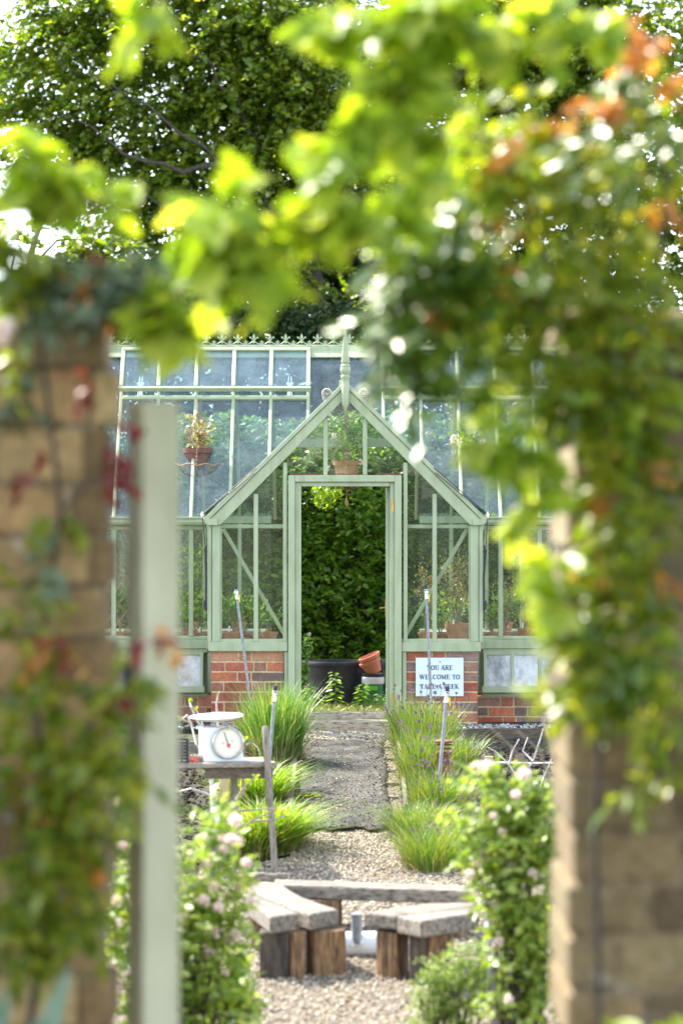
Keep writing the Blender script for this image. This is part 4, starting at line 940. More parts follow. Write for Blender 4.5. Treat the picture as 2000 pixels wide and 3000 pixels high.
# bare shrub branches
def branches(name,label,cat,Y,lines,mat,r=.008,buds=True):
    a=lines[0][0]; c=at(a[0],a[1],Y); t=thing(name,label,cat,c); mb=MB(); tips=[]
    for ln in lines:
        pts=[at(x,y,Y+(.05*R.uniform(-1,1))) for x,y in ln]; n=len(pts)
        mb.tube(pts,[r*(1-.55*i/(n-1)) for i in range(n)],6); tips.append(pts[-1])
    mb.build('branches',M[mat],t,smooth=True)
    if buds:
        for p in tips:
            P=np.tile(np.array(p),(4,1)); leaves('bud',M['leaf_vine'],t,P,runit(4)+np.array([0,0,.5]),runit(4),np.full(4,.035),OVAL)
    return t
branches('bare_shrub','bare branching shrub behind the white kitchen scale','shrub',26.0,[[(622,2420),(618,2300),(612,2230),(600,2150),(590,2110),(575,2080)],[(600,2150),(572,2100),(560,2070),(556,2058)],[(612,2230),(575,2180),(560,2120),(530,2105)],[(620,2300),(640,2150),(634,2060),(640,2030)],[(560,2122),(548,2095),(530,2110)],[(612,2230),(640,2180),(655,2110)],[(620,2330),(560,2310),(520,2320)],[(616,2310),(650,2290),(665,2270),(700,2258)]],'twig_pale',.012)
branches('vine_cane','knobbly brown cane arching under the rustic table','cane',23.6,[[(690,2450),(735,2405),(790,2380),(820,2368)],[(735,2405),(800,2403),(838,2390)],[(690,2345),(712,2310),(735,2290),(750,2275)],[(690,2375),(760,2372),(810,2368)]],'twig',.009)
branches('vine_cane','knobbly brown canes beside the right edge of the scale','cane',25.0,[[(712,2330),(712,2230),(716,2190),(725,2180),(740,2178),(755,2190),(762,2212)],[(716,2200),(712,2175),(722,2165)]],'twig',.011)
mb=MB(); mb.tube([at(698,2576,22.8),at(735,2569,22.85),at(790,2572,22.9),at(835,2568,22.95)],[.03,.034,.03,.026],9); mb.tube([at(700,2567,22.9),at(750,2563,22.95),at(790,2566,23)],[.018,.02,.016],8)
tag(mb.build('log',M['wood_grey'],smooth=True),'rough grey log lying behind the curved bench','log')

# ------------------------------------------------------------------ benches
ZB=-.52
def zb(x,y,z=ZB): return onz(650+x/1.96,2400+y/1.96,z)
def plank(poly,th,parent):
    mb=MB(); mb.prism([zb(x,y)-Vector((0,0,th)) for x,y in poly],(0,0,th)); return mb.build('plank',M['wood_grey'],parent,bevel=.012)
def stumpb(x0,x1,Y0,Y1,mat,parent,round_=True,zt_=ZB-.102):
    mb=MB(); X0_,X1_=px(650+x0/1.96,Y0),px(650+x1/1.96,Y0); zb_=gz((Y0+Y1)/2)-.05
    if round_:
        cx,cy,rx,ry=(X0_+X1_)/2,(Y0+Y1)/2,(X1_-X0_)/2,(Y1-Y0)/2; n=14; rr=[R.uniform(.88,1.08) for _ in range(n)]
        mb.prism([(cx+rx*rr[i]*math.cos(2*PI*i/n),cy+ry*rr[i]*math.sin(2*PI*i/n),zb_) for i in range(n)],(0,0,zt_-zb_))
    else: mb.box(X0_,X1_,Y0,Y1,zb_,zt_)
    return mb.build('stump',M[mat],parent,bevel=.012)
t=thing('log_bench','long straight sleeper bench across the back of the seating circle','bench',(.1,21.7,gz(21.7)),'sleeper benches around the fire pit')
plank([(345,376),(1452,413),(1432,397),(322,361)],.085,t); plank([(319,359),(1430,395),(1415,380),(300,343)],.085,t)
stumpb(480,690,21.65,21.9,'stump',t,False,ZB-.087); stumpb(1200,1400,21.45,21.7,'stump',t,False,ZB-.087)
t=thing('log_bench','curved two plank sleeper bench on stumps beside the left roses','bench',(-.25,20.5,gz(20.5)),'sleeper benches around the fire pit')
plank([(275,560),(440,540),(330,492),(213,450),(145,425),(120,440)],.10,t)
plank([(505,543),(670,518),(560,482),(450,440),(385,402),(340,370),(250,357),(165,362),(213,430),(330,483),(430,524)],.10,t)
stumpb(215,385,20.15,20.35,'wood_dark_v',t,False); stumpb(388,478,20.17,20.33,'stump',t,False); stumpb(490,715,20.2,20.46,'stump',t); stumpb(150,260,21.0,21.3,'stump',t,True)
t=thing('log_bench','two plank sleeper bench on dark stumps beside the right roses','bench',(.3,20.3,gz(20.3)),'sleeper benches around the fire pit')
plank([(810,534),(1000,553),(1460,498),(1470,476),(1180,482),(1000,508)],.085,t)
plank([(1003,556),(1145,583),(1475,536),(1475,500)],.10,t)
stumpb(882,1075,20.15,20.4,'stump',t); stumpb(1078,1175,20.0,20.2,'wood_dark_v',t,False); stumpb(1178,1330,20.02,20.25,'stump',t,False)
# metal flue
c=zb(795,740,-.75); c=Vector((px(1052,20.9),20.9,gz(20.9)))
t=thing('steel_flue','pale steel drum with upright pipe between the sleeper benches','flue',c)
mb=MB(); mb.lathe([(.001,-.2),(.072,-.2),(.077,-.19),(.077,.19),(.072,.2),(.001,.2)],c+Vector((0.0,0,.06)),axis=(1,.12,0),n=28); mb.build('drum',M['white'],t,smooth=True)
mb=MB(); mb.lathe([(.033,.0),(.033,.17),(.036,.172),(.036,.185),(.03,.186)],Vector((px(1044,20.85),20.85,pz(2768,20.85))),n=20); mb.build('pipe',M['metal'],t,smooth=True)
mb=MB(); mb.lathe([(.055,0),(.055,.006),(.035,.012)],Vector((px(1044,20.85),20.85,pz(2770,20.85))),n=20); mb.build('flange',M['chrome'],t,smooth=True)
mb=MB(); q=Vector((px(1068,21.05),21.05,pz(2720,21.05))); mb.ball(q,(.02,.02,.022)); mb.tube([q,q+Vector((-.06,-.15,0))],.008); mb.build('knob',M['black'],t,smooth=True)

# ------------------------------------------------------------------ clumps of grass, chives, strappy leaves
def clump(name,label,cat,x,Y,n,hmin,hmax,lean,w,mat,rad=(.16,.12),flowers=0,bend=.6,group=None,bias=(0,0)):
    c=Vector((px(x,Y),Y,gz(Y)-.03)); t=thing(name,label,cat,c,group)
    a=rng.random(n)*2*PI; q=np.sqrt(rng.random(n)); B=np.stack([c.x+np.cos(a)*q*rad[0],c.y+np.sin(a)*q*rad[1],np.full(n,c.z)],1)
    H=rng.uniform(hmin,hmax,n); ln=np.stack([np.cos(a),np.sin(a)],1)*(q*lean*rng.uniform(.2,1.3,n))[:,None]+rng.normal(size=(n,2))*lean*rng.uniform(.1,.7,(n,1))+np.array(bias)
    blades('leaves',M[mat],t,B,H,ln,w*rng.uniform(.7,1.2,n),bend)
    nb=n//4; a2=rng.random(nb)*2*PI; q2=np.sqrt(rng.random(nb))*1.1; B2=np.stack([c.x+np.cos(a2)*q2*rad[0],c.y+np.sin(a2)*q2*rad[1],np.full(nb,c.z)],1)
    blades('dead_leaves',M['straw'],t,B2,rng.uniform(.08,.5,nb)*hmax,np.stack([np.cos(a2),np.sin(a2)],1)*rng.uniform(.05,.26,(nb,1)),np.full(nb,w*.8),1.1)
    if flowers:
        fl0=None; idx=rng.choice(n,flowers,replace=False); 
        mb=MB(); tops=[]
        for i in idx:
            p=Vector(B[i]); hh=H[i]*R.uniform(.92,1.12) if R.random()<.7 else H[i]*R.uniform(.65,.9); tp=p+Vector((ln[i][0]*.7,ln[i][1]*.7,hh)); mb.tube([p,p.lerp(tp,.5)+Vector((-ln[i][0]*.1,-ln[i][1]*.1,.02)),tp],.0022,4); tops.append(tp)
        mb.build('stalks',M['stalk'],t)
        D=runit(54); D0=D.copy()
        me=None
        for j,tp in enumerate(tops):
            if me is None:
                o=leaves('flower_head',M['petal_purple'],t,np.array(tp)+D*.004,D,runit(54),np.full(54,.0105),RHOMB); me=o; base=tp
            else:
                o=me.copy(); COL.objects.link(o); o.parent=t; o.location=tuple(tp-base); k=R.uniform(.65,1.25)
                # scale about the head itself
                rel=base-c; o.scale=(k,k,k); o.location=tuple((tp-c)-rel*k)
    return t
M['stalk']=simple('stalk',(.10,.19,.035,1),(.16,.24,.05,1),20,.5)
gr='clumps of flowering chives beside the path'
clump('grass_clump','tall arching bright green grass clump left of the doorway','grass clump',812,29.3,1300,.35,.92,.24,.0085,'grass_tall',(.19,.15),bias=(.035,-.03))
clump('grass_clump','smaller arching grass tuft in front of the left brick wall','grass clump',742,30.3,300,.3,.62,.2,.008,'grass_tall',(.10,.10))
clump('chive_clump','chive clump beside the right door jamb, tallest and nearest the greenhouse','chives',1205,30.4,760,.3,.58,.22,.0055,'grass_chive',(.18,.16),46,.4,gr)
clump('chive_clump','dense chive clump below the welcome sign','chives',1262,29.6,760,.36,.6,.22,.0055,'grass_chive',(.2,.14),40,.4,gr)
clump('chive_clump','thin leaved chive clump behind the rusty bollard, almost without flowers','chives',1335,29.0,620,.26,.42,.24,.005,'grass_chive',(.16,.14),3,.6,gr)
clump('chive_clump','chive clump along the board edging between mat and bollard','chives',1232,28.2,980,.28,.56,.24,.0055,'grass_chive',(.17,.3),34,.4,gr)
clump('chive_clump','purple chive clump in front of the rusty bollard base','chives',1290,26.6,1050,.22,.46,.28,.0055,'grass_chive',(.22,.26),46,.5,gr)
clump('chive_clump','chive clump leaning over the gravel below the mat','chives',1222,25.6,950,.18,.36,.3,.0055,'grass_chive',(.18,.3),18,.6,gr,(-.03,-.02))
clump('chive_clump','chive clump in front beside the long bench, mostly dark buds','chives',1268,24.2,1150,.2,.42,.26,.0055,'grass_chive',(.2,.26),30,.5,gr)
clump('chive_clump','chive clump at the edge of the right roses','chives',1338,24.9,600,.24,.4,.24,.0055,'grass_chive',(.16,.16),16,.5,gr)
gr='strappy leaved plants beside the table'
clump('strappy_plant','strappy yellow green plant behind the tall table post','perennial',748,27.2,760,.24,.48,.3,.014,'grass_lily',(.22,.3),0,.8,gr,(.04,-.04))
clump('strappy_plant','strappy yellow green plant spilling over the gravel beside the table leg','perennial',786,25.0,1000,.24,.5,.34,.015,'grass_lily',(.22,.3),0,.8,gr,(.05,-.05))
clump('strappy_plant','strappy plant between the two rear table legs','perennial',730,24.7,420,.25,.42,.3,.015,'grass_lily',(.16,.14),0,.8,gr)
c=Vector((px(898,27.3),27.3,gz(27.3))); t=thing('weed','flat broad leaved weed at the left edge of the mat','weed',c)
n=9; a=np.linspace(-.9,2.9,n); leaves('leaf_rosette',M['leaf_rose'],t,np.array(c)+np.zeros((n,3))+np.array([0,0,.03]),np.stack([np.cos(a),-np.sin(a)*.5,.12+0*a],1),np.tile(np.array([0,-.3,1.]),(n,1)),np.full(n,.14),LOBE)

# ------------------------------------------------------------------ rose bushes and low shrubs in the middle distance
def rosebloom(parent,p,s,src=[None]):
    if src[0] is None:
        n=34; D=runit(n)+np.array([0,0,.35]); o=leaves('blossom',M['petal_pink'],parent,np.array(p)+unit(D)*.006,D,runit(n),np.full(n,.036),OVAL)
        src[0]=(o,Vector(p),ORG[parent.name]); return
    o0,bp,org=src[0]; o=o0.copy(); COL.objects.link(o); o.parent=parent
    rel=bp-org; o.scale=(s,s,s); o.location=tuple((Vector(p)-ORG[parent.name])-rel*s)
def bush(name,label,cat,Y,base,blobs,nsp,nl,Ls,leaf,size,stems,blooms=(),tpl=OVAL,mat_s='bark',flat=0):
    c=Vector((px(base,Y),Y,gz(Y))); t=thing(name,label,cat,c); mb=MB(); Cs=[];Ts=[]
    tot=sum(b_[2]*b_[3] for b_ in blobs)
    for (x,y,rx,ry,ry_) in [b_+((None,) if len(b_)<5 else ()) for b_ in blobs]:
        ctr=at(x,y,Y); k=Y/F; n=max(6,int(nsp*rx*ry/tot)); rx=max(rx-F/Y*Ls*.45,18); ry=max(ry-F/Y*Ls*.45,18); C,d=ell(n,ctr,(rx*k,max(rx,ry)*k*.55,ry*k),.5); Cs.append(C); Ts.append(d*.7+np.array([0,0,.45])+rng.normal(size=(n,3))*.5)
        for i in range(stems):
            q=Vector(C[R.randrange(n)]); b0=c+Vector((R.uniform(-.12,.12),R.uniform(-.08,.08),-.03)); mb.tube([b0,b0.lerp(q,.45)+Vector((R.uniform(-.06,.06),R.uniform(-.05,.05),.1)),q],[.009,.006,.002],6)
    mb.build('stems',M[mat_s],t,smooth=True)
    C=np.concatenate(Cs); T=np.concatenate(Ts); ok=C[:,2]>gz(Y); C,T=C[ok],T[ok]
    P,D,N=sprays(C,T,rng.uniform(.6,1.3,len(C))*Ls,nl,.1); S=rng.uniform(.65,1.2,len(P))*size
    leaves('foliage',M[leaf],t,P,D,N+np.array([-.15,-.35,0]),S,tpl)
    for (x,y,s) in blooms: rosebloom(t,at(x,y,Y-R.uniform(.02,.2)),s*R.uniform(.6,1.0))
    return t
bush('rose_bush','pale pink rose bush in bloom between gate post and curved bench','rose bush',17.4,560,[(590,2560,105,190),(660,2620,80,190),(560,2820,150,220),(350,2560,90,260),(345,2850,90,240),(450,2700,110,300),(640,2440,60,60),(600,2930,170,130),(470,2930,120,130),(620,2730,120,120)],430,10,.16,'leaf_bush',.056,4,
     [(690,2405,.75),(675,2460,.9),(700,2465,.8),(650,2458,.7),(722,2528,.85),(655,2490,.8),(612,2530,.9),(630,2510,.7),(598,2640,1),(640,2660,.9),(690,2742,1),(672,2755,1),(625,2730,.9),(615,2795,1),(345,2640,1),(350,2350,.8),(365,2900,.9),(585,2580,.7),(540,2690,.8),(700,2600,.6),(560,2500,.8),(600,2450,.6),(580,2760,.9),(660,2850,.8),(550,2850,1),(735,2640,.7),(360,2480,.9),(340,2760,1),(625,2600,.8)])
bush('rose_bush','pale pink rose bush in bloom beside the right stone pillar','rose bush',17.0,1520,[(1490,2420,130,150),(1580,2360,90,120),(1465,2560,100,140),(1560,2600,130,220),(1525,2800,130,200),(1600,2850,90,200),(1640,2500,80,250),(1500,2310,60,70),(1420,2330,70,110),(1425,2480,105,130),(1570,2950,140,130),(1500,2680,90,110)],470,10,.155,'leaf_bush',.056,4,
     [(1408,2245,.85),(1425,2240,.8),(1534,2270,1.0),(1398,2530,.9),(1420,2505,.9),(1480,2520,1),(1500,2535,.9),(1455,2650,.95),(1575,2830,1.1),(1490,2930,1),(1545,2400,.7),(1590,2480,.8),(1375,2560,.8),(1610,2640,.7),(1445,2390,.6),(1470,2440,.8),(1510,2330,.8),(1560,2560,.9),(1420,2600,.8),(1530,2700,.9),(1460,2760,.8),(1570,2940,1),(1600,2760,.8),(1395,2620,.6),(1610,2400,.8)])
branches('rose_cane','bare arching rose canes above the right soil bed','cane',18.2,[[(1590,2420),(1560,2280),(1500,2190),(1442,2138)],[(1620,2420),(1615,2300),(1580,2200),(1515,2140)],[(1640,2340),(1610,2180),(1585,2100)],[(1600,2380),(1540,2230),(1500,2195)]],'twig',.010,False)
branches('bare_shrub','tangle of bare pale canes on the dark soil right of the stake','shrub',27.4,[[(1530,2370),(1520,2290),(1490,2240),(1455,2205),(1430,2190)],[(1520,2290),(1560,2230),(1580,2170),(1590,2135)],[(1525,2320),(1480,2300),(1450,2270)],[(1490,2240),(1500,2200),(1520,2165)],[(1560,2370),(1590,2280),(1620,2210)],[(1560,2230),(1530,2200),(1545,2160)]],'twig_pale',.010,False)
branches('rose_cane','thin dead stem forking in front of the wooden stake','cane',21.5,[[(1392,2340),(1390,2290),(1360,2250),(1315,2225)],[(1390,2290),(1410,2240),(1420,2205),(1405,2195),(1375,2186)]],'twig',.007,False)
bush('low_shrub','low feathery light green shrub at the right edge of the gravel','shrub',18.0,1300,[(1310,2860,85,90),(1265,2930,75,90),(1370,2920,110,110),(1290,3010,110,90),(1400,2840,70,80)],420,16,.085,'leaf_low',.021,5,tpl=RHOMB)
bush('low_shrub','low dark green herb shrub in front of the left roses','shrub',18.2,660,[(650,2900,100,90),(590,2960,120,90),(700,2970,80,70),(690,2850,50,60)],420,16,.085,'leaf_hedge',.022,5,tpl=RHOMB)

# ------------------------------------------------------------------ behind the greenhouse
sheet_y=[35.9,36.6,37.4,38.2]
YG=37.0; zg=-.205
n=5200; B=np.stack([rng.uniform(-1.2,1.4,n),rng.uniform(34.9,37.6,n),np.full(n,zg-.05)],1)
o=blades('grass',M['grass_lawn'],None,B,rng.uniform(.03,.10,n),rng.normal(size=(n,2))*.05,np.full(n,.008)); tag(o,'sunlit mown grass strip behind the open doorway','grass',kind='stuff')
s=YG/F
c=Vector((px(985,YG),YG,zg-.04)); t=thing('planting_tub','wide black rubber tub on the grass beyond the doorway','tub',c)
hh=pz(1936,YG)-c.z; r=100*s
mb=MB(); mb.lathe([(r*.86,0),(r*.96,hh*.9),(r*1.0,hh*.9),(r*1.02,hh*.97),(r*1.0,hh),(r*.92,hh),(r*.9,hh*.8),(.01,hh*.78)],c,n=40); mb.build('body',M['tubblack'],t,smooth=True)
c=Vector((px(1092,YG-.35),YG-.35,zg-.02)); BK=thing('plastic_bucket','green plastic bucket with white rim and lime label beside tub','bucket',c)
s2=(YG-.35)/F; r=33*s2; h=lambda y:pz(y,YG-.35)-c.z
mb=MB(); mb.lathe([(r*.84,0),(r*.95,h(2003))],c,n=28); mb.build('body',M['green_plastic'],BK,smooth=True)
mb=MB(); mb.lathe([(r*.955,h(2003)),(r*1.0,h(2001)),(r*1.02,h(1984)),(r*.9,h(1983))],c,n=28); mb.build('rim',M['white'],BK,smooth=True)
lb=MB()
for i in range(6):
    a0,a1=-PI/2-.75+i*.2,-PI/2-.75+(i+1)*.2
    f_=lambda a,k,z:(c.x+r*k*math.cos(a),c.y+r*k*math.sin(a),c.z+z)
    lb.add([f_(a0,.885,h(2032)),f_(a1,.885,h(2032)),f_(a1,.955,h(2008)),f_(a0,.955,h(2008))],[(0,1,2,3)])
lb.build('paper_label',M['lime'],BK)
c2=Vector((c.x,c.y,c.z+h(1983)+.001)); mb=MB(); mb.lathe([(r*.8,0),(r*.95,.01),(r*.98,.035),(r*.9,.036),(r*.8,.012)],c2,n=26); tag(mb.build('seed_tray',M['black'],smooth=True),'shallow black round tray resting on the green bucket','tray')
for i,(dx,dz,lab) in enumerate(((0,0,'lower of two nested terracotta plastic pots tilted on the bucket'),(.006,.036,'upper of two nested terracotta plastic pots tilted on the bucket'))):
    c3=Vector((px(1097,YG-.35)+dx,YG-.35,pz(1970,YG-.35)+dz*.55)); axs=Vector((-.38,-.1,.9))
    mb=MB(); r3=33*s2; mb.lathe([(r3*.66,0),(r3*.9,.105),(r3*.98,.107),(r3*1.0,.137),(r3*.92,.138),(r3*.6,.01)],c3+axs.normalized()*dz,axis=axs,n=28)
    tag(mb.build('flower_pot',M['terraplastic'],smooth=True),lab,'flower pot','nested pots on the bucket')
for i,(x,yb,yt,lab) in enumerate(((1150,2042,1943,'lower black plastic bucket of the stack behind the door edge'),(1150,1960,1931,'upper black plastic bucket of the stack behind the door edge'))):
    c4=Vector((px(x,YG-.1),YG-.1,zg-.02 if i==0 else pz(yb,YG-.1))); hh=pz(yt,YG-.1)-c4.z; r4=30*s
    mb=MB(); mb.lathe([(r4*.8,0),(r4*.96,hh*.93),(r4*1.03,hh*.94),(r4*1.03,hh),(r4*.94,hh),(r4*.75,hh*.3)] if i==0 else [(r4*.98,hh*.05),(r4*1.06,hh*.5),(r4*1.06,hh),(r4*.96,hh),(r4*.9,hh*.4)],c4,n=26)
    tag(mb.build('bucket',M['tubblack'],smooth=True),lab,'bucket','stacked black buckets')
for x,Y,hpx,lab,n in ((980,36.3,85,'young nettle growing in front of the black tub',26),(1060,36.2,60,'bushy weed growing in front of the green bucket',30),(905,36.4,50,'low broad leaved weed at the left of the doorway',22),(1115,36.1,38,'small weed at the foot of the green bucket',18),(925,36.3,36,'little weed at the left foot of the tub',16)):
    c=Vector((px(x,Y),Y,zg-.05)); t=thing('weed',lab,'weed',c,'weeds behind the greenhouse'); H=hpx*Y/F*1.3; mb=MB()
    mb.tube([c,c+Vector((.01,0,H*.5)),c+Vector((0,0,H))],[.004,.003,.002],5); mb.build('stem',M['stalk'],t)
    k=np.linspace(.25,1,n); a=np.arange(n)*2.4; P=np.array(c)+np.stack([np.cos(a)*.02,np.sin(a)*.02,k*H],1); D=np.stack([np.cos(a),np.sin(a),-.2+0*a],1)
    leaves('foliage',M['leaf_hedge'],t,P,D,np.tile([0,-.3,1.],(n,1))+rng.normal(size=(n,3))*.2,.11*(1.15-k*.6),OVAL)
# geranium at the left jamb
c=at(888,1900,YP+.28); t=thing('geranium','trailing scented geranium beside the left door jamb','plant',c)
q=np.concatenate([ell(80,at(898,1895,YP+.24),(.055,.05,.10),.6)[0],ell(56,at(894,1970,YP+.24),(.045,.04,.13),.6)[0]]); D=rng.normal(size=q.shape)+np.array([.2,-.4,-.2])
leaves('foliage',M['leaf_pot'],t,q,D,np.array([0,-.6,.8])+rng.normal(size=q.shape)*.4,rng.uniform(.03,.055,len(q)),LOBE)
mb=MB(); mb.tube([at(872,1990,YP+.28),at(880,1930,YP+.28),at(890,1890,YP+.28),at(905,1860,YP+.26)],[.006,.005,.004,.002],6); mb.build('stem',M['stalk'],t)
D=runit(20); leaves('blossom',M['petal_pink'],t,np.array(at(905,1858,YP+.26))+D*.006,D,runit(20),np.full(20,.016),OVAL)

# hedge
c=Vector((0,39.4,-.3)); t=thing('hedge','dense clipped green hedge behind the greenhouse','hedge',c)
n=22000; x=rng.uniform(-5,5,n); zt_=2.9+.12*np.array([noise.noise((v*.9,0,0)) for v in x]); z=-.3+rng.random(n)**.9*(zt_+.3); 
bulge=np.array([noise.noise((a*1.6,b_*1.6,5))+.5*noise.noise((a*4,b_*4,2)) for a,b_ in zip(x,z)])
dep=rng.random(n)**1.8*.7; C=np.stack([x,39.05-bulge*.38+dep,z],1); T=np.stack([rng.normal(size=n)*.5,-1+.3*rng.normal(size=n),.3*rng.normal(size=n)],1)
P,D,N=sprays(C,T,np.full(n,.12),4,.2); leaves('foliage',M['leaf_hedge'],t,P,D,N+np.array([0,-.5,.2]),rng.uniform(.042,.072,len(P))*(1+.5*(rng.random(len(P))>.85)),OVAL)
mb=MB()
for i in range(26):
    X=-4.8+i*.385; mb.tube([(X,39.5,-.3),(X+R.uniform(-.2,.2),39.45,1.2),(X+R.uniform(-.3,.3),39.5,2.6)],[.035,.025,.01],6)
mb.build('stems',M['bark'],t)
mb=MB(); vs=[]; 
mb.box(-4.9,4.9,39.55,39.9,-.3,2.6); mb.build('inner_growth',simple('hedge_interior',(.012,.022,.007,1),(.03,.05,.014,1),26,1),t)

# ------------------------------------------------------------------ trees
def tree(name,label,Y,trunk,limbs,blobs,nsp,nl,Ls,leaf,size,hole=.0,hs=.9,tpl=LOBE,group='trees behind the greenhouse',r0=.2,seed=0.,flatT=.35,dens=.5):
    c=at(trunk[0][0],trunk[0][1],Y); c.z=-.3; t=thing(name,label,'tree',c,group); mb=MB()
    pts=[c]+[at(x,y,Y) for x,y in trunk[1:]]; n=len(pts); mb.tube(pts,[r0*(1-.6*i/(n-1)) for i in range(n)],10)
    for ln in limbs:
        p0=[at(x,y,Y+dy) for x,y,dy in ln]; pts=[p0[0]]
        for a_,b_ in zip(p0[:-1],p0[1:]): pts+=[a_.lerp(b_,u)+Vector((R.gauss(0,.05),R.gauss(0,.05),R.gauss(0,.06))) for u in (.33,.67)]+[b_]
        n=len(pts); mb.tube(pts,[r0*.30*(1-.88*i/(n-1)) for i in range(n)],7)
    mb.build('trunk',M['bark'],t,smooth=True)
    Cs=[];Ts=[]; tot=sum(b_[2]*b_[3] for b_ in blobs); k=Y/F
    for b_ in blobs:
        x,y,rx,ry=b_[:4]; dy=b_[4] if len(b_)>4 else 0
        m_=int(nsp*rx*ry/tot); ctr=at(x,y,Y+dy); C,d=ell(m_,ctr,(rx*k,min(rx,ry)*k*.8,ry*k),dens)
        Cs.append(C); Ts.append(d*np.array([1,.8,.25])+np.array([-.25,-.25,-.1])+rng.normal(size=(m_,3))*flatT)
    C=np.concatenate(Cs); T=np.concatenate(Ts)
    if hole:
        v=np.array([noise.noise((p[0]*hs+seed,p[1]*hs*.5,p[2]*hs*1.6))+.5*noise.noise((p[0]*hs*2.7,p[1]*hs,p[2]*hs*3.7+seed)) for p in C]); ok=v>hole; C,T=C[ok],T[ok]
    P,D,N=sprays(C,T,rng.uniform(.6,1.3,len(C))*Ls,nl,.3); leaves('crown',M[leaf],t,P,D,N,rng.uniform(.6,1.2,len(P))*size,tpl)
    return t
tree('maple_tree','large leafy maple tree filling the upper left behind the greenhouse',46,[(930,2000),(940,1000),(900,600),(850,300),(820,0),(800,-200)],
  [[(930,800,0),(800,620,-.5),(640,480,-1),(480,350,-1.2),(330,250,-1.2),(150,160,-1)],[(900,640,0),(760,420,-.5),(640,250,-.8),(520,80,-1),(460,-60,-1)],[(930,850,0),(780,740,-.6),(560,650,-1),(420,560,-1),(300,520,-1)],[(880,450,0),(830,200,-.4),(760,0,-.6)],[(920,760,0),(1000,560,-.4),(1080,350,-.5)],[(640,480,-1),(480,480,-1.3),(330,420,-1.2),(120,360,-1)]],
  [(420,10,330,110),(230,40,170,110),(700,-20,300,120),(330,240,330,250),(160,130,200,120),(110,380,190,100),(520,420,300,230),(620,150,330,230),(480,620,220,150),(760,420,260,260),(330,520,160,90),(820,180,240,240),(560,800,200,130),(760,760,230,190),(950,400,180,260)],6600,15,.46,'leaf_tree',.076,-.22,2.2,seed=3.,r0=.13,dens=.42)
tree('maple_tree','pale leafed young tree low at the left behind stone wall',43,[(60,2000),(70,1000),(90,750),(120,650)],
  [[(75,900,0),(200,760,-.2),(420,710,-.2)],[(80,800,0),(0,720,0),(-60,650,0)],[(90,760,0),(220,700,-.1),(330,735,0)]],
  [(40,760,140,110),(160,840,160,100),(300,880,120,80),(260,740,110,45),(20,900,140,110)],1000,12,.4,'leaf_tree',.10,-.25,1.1,r0=.07,seed=8.)
tree('conifer_tree','dark shaded conifer with bare inner branches behind the maple',52,[(1010,2000),(1010,1000),(1000,500),(990,0),(990,-300)],
  [[(1010,1000-90*i,0),(1010+(-1)**i*120,950-90*i,-.6),(1010+(-1)**i*300,930-90*i,-1)] for i in range(11)]+[[(1005,800-120*i,0),(1005-(-1)**i*150,740-120*i,.6),(1005-(-1)**i*260,700-120*i,.8)] for i in range(7)],
  [(1000,200,270,330),(900,600,300,280),(1100,600,250,330),(700,820,300,200),(450,900,250,130),(1000,850,260,230)],5600,14,.5,'leaf_dark',.10,-.30,1.8,RHOMB,r0=.2,seed=1.)
tree('broadleaf_tree','dark green broadleaf tree behind the right climbing rose',49,[(1550,2000),(1550,900),(1560,400),(1600,0)],
  [[(1550,900,0),(1700,600,0),(1900,400,0)],[(1555,700,0),(1400,450,0),(1280,200,0)],[(1560,500,0),(1600,200,0),(1800,-50,0)]],
  [(1450,450,330,420),(1800,350,300,400),(1350,150,250,250),(1700,850,400,200),(1350,850,250,150),(1750,60,320,200),(1500,60,300,200),(1900,650,200,300)],4600,13,.5,'leaf_tree',.10,-.36,2.0,r0=.15,seed=5.)
for x,lab in ((150,'dark evergreen shrub under the maple at far left'),(620,'dark evergreen shrub under the maple, above the left roof'),(1080,'dark evergreen shrub behind the porch finial'),(1600,'dark evergreen shrub behind the right end of the roof')):
    tree('evergreen_shrub',lab,43.5+.4*R.random(),[(x,2000),(x,1400),(x+20,1050)],[[(x,1400,0),(x-120,1150,0)],[(x,1350,0),(x+140,1120,0)]],[(x,1120,290,170),(x,1330,300,200),(x,980,260,120)],1700,12,.35,'leaf_dark',.095,0,.8,OVAL,'evergreen shrubs beyond the hedge',.08)

